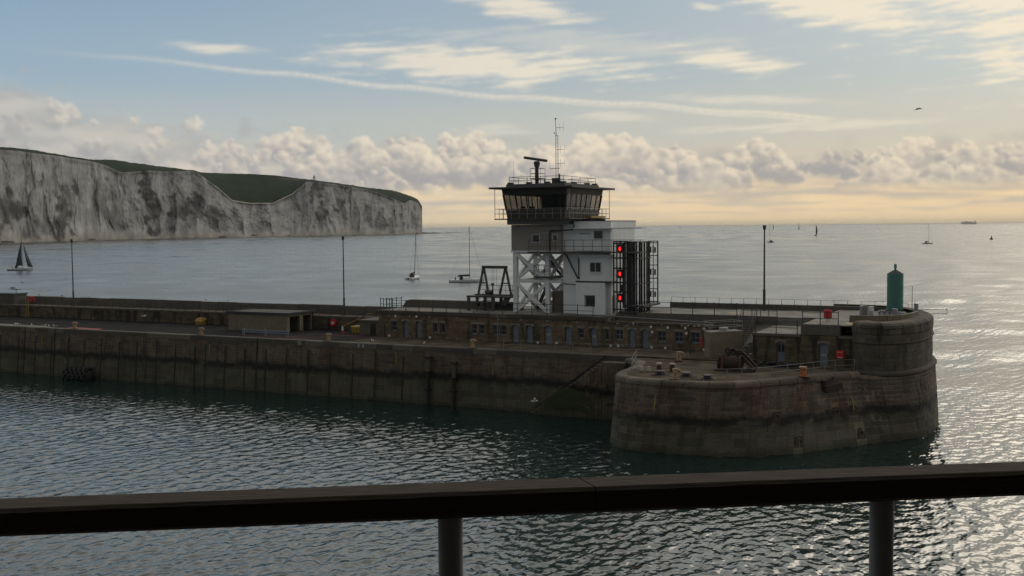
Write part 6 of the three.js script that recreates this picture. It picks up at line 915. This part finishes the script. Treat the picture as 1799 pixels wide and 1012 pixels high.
// ---------------------------------------------------------------- boats, birds
function hullShape(L, W, H) { // sheer hull, bow at +x, waterline y = 0
  const g = new G(), N = 14, sec = (i) => { const t = i / N, x = lerp(-L / 2, L / 2, t), w = W / 2 * Math.pow(Math.sin(Math.PI * Math.min(0.5, 0.22 + (1 - t) * 0.62)), 0.8) * (t > 0.98 ? 0.05 : 1) * smooth(1.02, 0.72, t * 0.97), h = H * (0.9 + 0.35 * t * t), rake = t > 0.8 ? (t - 0.8) * 1.4 : 0; return [V(x, -0.35, 0), V(x - rake * 0.4, -0.2, w * 0.55), V(x, h * 0.45, w * 0.93), V(x + rake * 0.5, h, w)]; };
  for (let i = 0; i < N; i++) { const a = sec(i), b = sec(i + 1), f = (p) => V(p.x, p.y, -p.z); for (let k = 0; k < 3; k++) { g.quad(a[k], b[k], b[k + 1], a[k + 1]); g.quad(f(a[k + 1]), f(b[k + 1]), f(b[k]), f(a[k])); } g.quad(a[3], b[3], f(b[3]), f(a[3])); if (!i) for (let k = 0; k < 3; k++) g.quad(a[k + 1], f(a[k + 1]), f(a[k]), a[k]); }
  return g;
}
function yacht(x, z, turn, label, { L = 11, mast = 16, hull = M.hullWhite, sail = 0, lean = 0, detail = true } = {}) {
  const t = thing('sailing_yacht', label, 'yacht', [0, 0, 0], 'yachts out on the sea'); t.userData.base = V(0, 0, 0);
  part(t, 'hull', hullShape(L, L * 0.3, L * 0.1), hull); const dk = L * 0.1, m = L * 0.08;
  part(t, 'mast', new G().cyl(V(m, dk, 0), V(m, mast, 0), 0.12, 0.09, 6), M.blackSteel);
  part(t, 'boom', new G().cyl(V(m, dk + 1.2, 0), V(m - L * 0.36, dk + 1.1, 0), 0.08, 0.08, 6), M.alloy);
  if (detail) { part(t, 'cabin', new G().hexa([V(-L * 0.12, dk - 0.1, 0.9), V(L * 0.25, dk - 0.1, 0.7), V(L * 0.25, dk - 0.1, -0.7), V(-L * 0.12, dk - 0.1, -0.9)], [V(-L * 0.1, dk + 0.6, 0.75), V(L * 0.16, dk + 0.45, 0.5), V(L * 0.16, dk + 0.45, -0.5), V(-L * 0.1, dk + 0.6, -0.75)]), M.hullWhite); part(t, 'spray_hood', new G().hexa([V(-L * 0.22, dk, 0.9), V(-L * 0.1, dk, 0.9), V(-L * 0.1, dk, -0.9), V(-L * 0.22, dk, -0.9)], [V(-L * 0.2, dk + 1.15, 0.75), V(-L * 0.13, dk + 1.05, 0.75), V(-L * 0.13, dk + 1.05, -0.75), V(-L * 0.2, dk + 1.15, -0.75)]), M.canvasBlue);
    part(t, 'stay', new G().cyl(V(L * 0.49, dk + 0.3, 0), V(m, mast * 0.96, 0), 0.05, 0.05, 5).cyl(V(-L * 0.48, dk, 0), V(m, mast * 0.98, 0), 0.025, 0.025, 4), M.alloy); part(t, 'spreader', new G().cyl(V(m, mast * 0.55, -0.8), V(m, mast * 0.55, 0.8), 0.04).cyl(V(m, mast * 0.78, -0.6), V(m, mast * 0.78, 0.6), 0.04), M.alloy);
    part(t, 'pulpit', new G().tube([V(L * 0.4, dk + 0.1, 0.6), V(L * 0.42, dk + 0.8, 0.55), V(L * 0.52, dk + 0.85, 0), V(L * 0.42, dk + 0.8, -0.55)], 0.03, 5).tube([V(-L * 0.3, dk, 1.2), V(-L * 0.45, dk + 0.75, 1.1), V(-L * 0.5, dk + 0.75, 0), V(-L * 0.45, dk + 0.75, -1.1)], 0.03, 5), M.alloy);
    part(t, 'helmsman', new G().cyl(V(-L * 0.33, dk - 0.1, 0.3), V(-L * 0.33, dk + 0.75, 0.3), 0.24, 0.2, 8).add(new THREE.SphereGeometry(0.14, 8, 6), new THREE.Matrix4().makeTranslation(-L * 0.33, dk + 0.95, 0.3)), M.person); part(t, 'ladder_stern', new G().box(-L * 0.52, -L * 0.49, -0.1, dk, -0.3, 0.3), M.alloy); }
  if (!sail) part(t, 'furled_sail', new G().add(new THREE.CapsuleGeometry(0.3, L * 0.3, 4, 8), new THREE.Matrix4().compose(V(m - L * 0.17, dk + 1.45, 0), new THREE.Quaternion().setFromEuler(new THREE.Euler(0, 0, Math.PI / 2 + 0.06)), V(1, 1, 1))), M.canvasBlue);
  const cloth = (a, b, c, bulge, mat, nm) => { const g = new G(), n = 8, p = (u, v) => { const q = a.clone().lerp(b, u).lerp(c, v); q.z += bulge * Math.sin(Math.PI * v * 0.9) * Math.sin(Math.PI * (0.15 + 0.7 * u)); return q; }; for (let i = 0; i < n; i++) for (let j = 0; j < n; j++) { const A = p(i / n, j / n), B = p((i + 1) / n, j / n), C = p((i + 1) / n, (j + 1) / n), D = p(i / n, (j + 1) / n); g.quad(A, B, C, D); } part(t, nm, g, mat); };
  if (sail) { cloth(V(m - 0.15, dk + 1.3, 0), V(m - L * 0.2, dk + 1.25, L * 0.2), V(m - 0.12, mast * 0.88, 0), 0.9, M.sailDark, 'main_sail'); cloth(V(L * 0.5, dk + 0.4, 0), V(L * 0.36, dk + 0.7, 2.2), V(m + 1.0, mast * 0.84, 0), 2.2, M.sailDark, 'head_sail'); }
  t.position.set(x, 0, z); t.rotation.set(lean, turn, 0, 'YXZ'); return t;
}
yacht(-479, -280, 0.5, 'white yacht with dark main and head sails set, below the cliffs', { L: 12.5, mast: 17, sail: 1, lean: 0.02 });
yacht(-227, -255, 1.75, 'white yacht seen end on with bare mast, before the end of the cliff', { L: 11, mast: 17.4, lean: 0.05 });
yacht(-194, -238.5, 0.42, 'white yacht with furled blue main motoring past the gantry', { L: 12.5, mast: 20.6 });
yacht(-303, -1131, 2.4, 'dark yacht with bare mast beside the tall pole on the upper deck', { L: 11, mast: 22, hull: M.hullBlue });
yacht(-1140, -4597, 1.9, 'tiny far yacht close behind the dark yacht by the tall pole', { L: 16, mast: 30, hull: M.hullBlue, sail: 1, detail: false });
yacht(-995, -4431, 1.9, 'tiny far dark yacht between the tall pole and the curved sail', { L: 16, mast: 32, hull: M.hullBlue, sail: 1, detail: false });
yacht(-404, -1873, 1.7, 'far dark yacht sailing under one curved dark sail', { L: 13, mast: 22, hull: M.hullBlue, sail: 1, detail: false });
yacht(-125, -1033, 0.5, 'pale yacht with bare mast out beyond the green beacon', { L: 10, mast: 20 });
yacht(-2117, -6302, 1.2, 'tiny far white yacht near the horizon by the signal tower', { L: 14, mast: 24, sail: 1, detail: false });
yacht(-5850, -9600, 1.2, 'speck of a yacht on the horizon beside the cliff reef', { L: 24, mast: 44, sail: 1, detail: false });
{ const t = thing('channel_buoy', 'dark channel buoy with a pointed cage far out at sea', 'buoy', [-85, 0, -1319]); part(t, 'float', new G().cyl(V(-85, -0.5, -1319), V(-85, 1.3, -1319), 2.0, 1.9, 14), M.black); part(t, 'cage', new G().cyl(V(-85, 1.3, -1319), V(-85, 4.2, -1319), 1.1, 0.3, 6), M.black); part(t, 'lantern', new G().cyl(V(-85, 4.2, -1319), V(-85, 4.9, -1319), 0.35, 0.2, 8), M.black); }
{ const t = thing('cargo_ship', 'cargo ship with stacked boxes far off on the horizon, haze put into its pale colour', 'ship', [-1380, 0, -17800]), x = -1380, z = -17800, K = std([0.75, 0.7, 0.62], 0.9); part(t, 'hull', new G().hexa([V(x - 108, -4, z + 15), V(x + 100, -4, z + 15), V(x + 100, -4, z - 15), V(x - 108, -4, z - 15)], [V(x - 116, 22, z + 16), V(x + 118, 25, z + 16), V(x + 118, 25, z - 16), V(x - 116, 22, z - 16)]), K); for (const [a, b, h] of [[-105, -60, 38], [-55, -20, 46], [-15, 15, 40], [20, 50, 42], [72, 90, 50]]) part(t, a > 60 ? 'bridge' : 'container_stack', new G().box(x + a, x + b, 22, h, z - 14, z + 14), K); }  // ship colour is lightened to paint in the haze of distance
function gull(x, y, z, turn, label, flying, s = 1, up = 0.35) {
  const t = thing('gull', label, 'gull', [0, 0, 0], 'gulls about the pier'); const body = new G().add(new THREE.SphereGeometry(0.1 * s, 10, 8), new THREE.Matrix4().compose(V(0, 0, 0), new THREE.Quaternion(), V(2.1, 0.85, 0.9))); body.cyl(V(-0.18 * s, 0, 0), V(-0.36 * s, 0.0, 0), 0.06 * s, 0.02 * s, 6);
  part(t, 'body', body, M.gullWhite); part(t, 'head', new G().add(new THREE.SphereGeometry(0.06 * s, 8, 6), new THREE.Matrix4().makeTranslation(0.2 * s, flying ? 0.03 * s : 0.13 * s, 0)).cyl(V(0.24 * s, (flying ? 0.02 : 0.12) * s, 0), V(0.33 * s, (flying ? 0.0 : 0.1) * s, 0), 0.02 * s, 0.006 * s, 5).cyl(V(0.12 * s, 0, 0), V(0.2 * s, (flying ? 0.03 : 0.13) * s, 0), 0.055 * s, 0.05 * s, 6), M.gullWhite);
  for (const d of [-1, 1]) { const g = new G(); if (flying) { const a = V(0.1 * s, 0.03, 0.06 * d), b = V(-0.1 * s, 0.03, 0.06 * d), c = V(0.12 * s, up * 0.35 * s, 0.36 * d * s), e = V(-0.06 * s, up * 0.35 * s, 0.36 * d * s), f = V(-0.1 * s, up * 0.3 * s, 0.78 * d * s), o = V(0, 0.018, 0); g.quad(a, c, e, b).quad(b.clone().add(o), e.clone().add(o), c.clone().add(o), a.clone().add(o)).tri(c, f, e).tri(e.clone().add(o), f, c.clone().add(o)); } else g.add(new THREE.SphereGeometry(0.1 * s, 8, 6), new THREE.Matrix4().compose(V(-0.08 * s, 0.02 * s, 0.06 * d * s), new THREE.Quaternion(), V(2.2, 0.6, 0.35))); part(t, 'wing', g, M.gullGrey); }
  if (!flying) for (const d of [-1, 1]) part(t, 'leg', new G().cyl(V(0, -0.2 * s, 0.035 * d), V(0, -0.06 * s, 0.035 * d), 0.008, 0.008, 4), M.yellow);
  t.position.set(x, y, z); t.rotation.y = turn;
}
gull(-49.2, 2.0, 5.0, 0.5, 'white gull gliding low before the landing steps', true, 1.25, 0.6);
gull(-118.5, 7.7, -9.6, 0.2, 'pale gull flying low over the quay road near the grit bin', true, 1.2, 0.3);
gull(-170, 10.7, -31, 0.1, 'dark gull flying over the water behind the sea parapet', true, 1.3, 0.3);
gull(-6.94, 25.73, 47.9, 0.9, 'dark bird flying alone high in the warm sky', true, 0.48, -0.25);
for (const [x, z] of [[-148.2, -16.5], [-143, -16.5], [-140, -16.5], [-137.2, -16.5]]) gull(x, 9.74, z, rr(0, 6), 'gull perched on top of the sea parapet by the signal cabin and pole', false, 1.0);
for (const [x, z] of [[-113.2, -16.5], [-108.9, -16.5]]) gull(x, 9.74, z, rr(0, 6), 'gull perched on the sea parapet above the grit bin', false, 1.0);
for (const [x, z] of [[-135.1, -1.4], [-134.2, -1.1], [-131.6, -1.2], [-129.2, -1.4], [-127.9, -1.0], [-126.8, -1.1]]) gull(x, 6.71, z, rr(0, 6), 'white gull standing on the pale quay edge near the red patch', false, 1.0);
for (const [x, z] of [[-73.6, -1.4], [-66.3, -1.2]]) gull(x, 6.7, z, rr(0, 6), 'white gull standing on the quay edge before the stone building', false, 1.0);

// ---------------------------------------------------------------- the ship the view is taken from: balcony rail, deck, deckhead
{
  const d = V(0.8309, 0, -0.5564), n = V(-0.5564, 0, -0.8309), O = V(-0.895, 19.5, 104.635); // along the rail, outwards, near top edge
  const at = (s, w, y) => V(O.x + d.x * s + n.x * w, y, O.z + d.z * s + n.z * w);
  const t = thing('ship_rail', 'weathered teak handrail on grey posts along the ship balcony', 'handrail', [O.x, 18.4, O.z]);
  const plank = (s0, s1, skew0, skew1) => { // bevelled rail section; ends cut on the skew
    const W = 0.094, H = 0.051, c = 0.007, prof = [[0, -H + c], [c, -H], [W - c, -H], [W, -H + c], [W, -c], [W - c, 0], [c, 0], [0, -c]];
    const top = new G(), side = new G(), P = (s, k, [w, y]) => at(s + k * (w / W - 0.5), w, 19.5 + y);
    for (let i = 0; i < prof.length; i++) { const a = prof[i], b = prof[(i + 1) % prof.length], g = i === 5 || i === 4 || i === 6 ? top : side; const A = P(s0, skew0, a), B = P(s1, skew1, a), C = P(s1, skew1, b), D = P(s0, skew0, b); g.quad(B, A, D, C, [s1, a[0] + a[1]], [s0, a[0] + a[1]], [s0, b[0] + b[1]], [s1, b[0] + b[1]]); }
    for (const [s, k, f] of [[s0, skew0, 1], [s1, skew1, 0]]) for (let i = 1; i + 1 < prof.length; i++) f ? side.tri(P(s, k, prof[0]), P(s, k, prof[i]), P(s, k, prof[i + 1])) : side.tri(P(s, k, prof[0]), P(s, k, prof[i + 1]), P(s, k, prof[i]));
    const m = part(t, 'handrail_section', top, M.teak); part(m, 'handrail_side', side, M.teakSide);
  };
  plank(-4.5, 0.098, 0, -0.02); plank(0.1015, 4.5, -0.02, 0);
  for (const s of [-2.68, -1.9, -0.168, 0.707, 1.574, 2.42]) part(t, 'rail_post', new G().cyl(at(s, 0.047, 18.4), at(s, 0.047, 19.4495), 0.024, 0.024, 20), M.shipGrey);
  const slab = (s0, s1, w0, w1, y0, y1) => new G().hexa([at(s0, w0, y0), at(s1, w0, y0), at(s1, w1, y0), at(s0, w1, y0)], [at(s0, w0, y1), at(s1, w0, y1), at(s1, w1, y1), at(s0, w1, y1)]);
  structure('balcony_floor', slab(-30, 30, -4.4, 0.12, 18.1, 18.4), std([0.10, 0.09, 0.08], 0.8));
  structure('balcony_ceiling', slab(-30, 30, -4.4, 0.1, 20.9, 21.2), M.shipWhite);
  structure('balcony_wall', slab(-30, 30, -4.6, -4.4, 18.1, 21.2), std([0.10, 0.10, 0.11], 0.5));
  structure('ship_side', slab(-60, 60, -14, -0.05, -2, 18.1), M.shipWhite);
}
scene.fog = new THREE.FogExp2(new THREE.Color(0.9, 0.88, 0.82), 1.4e-5); // thin sea haze
renderer.render(scene, camera);
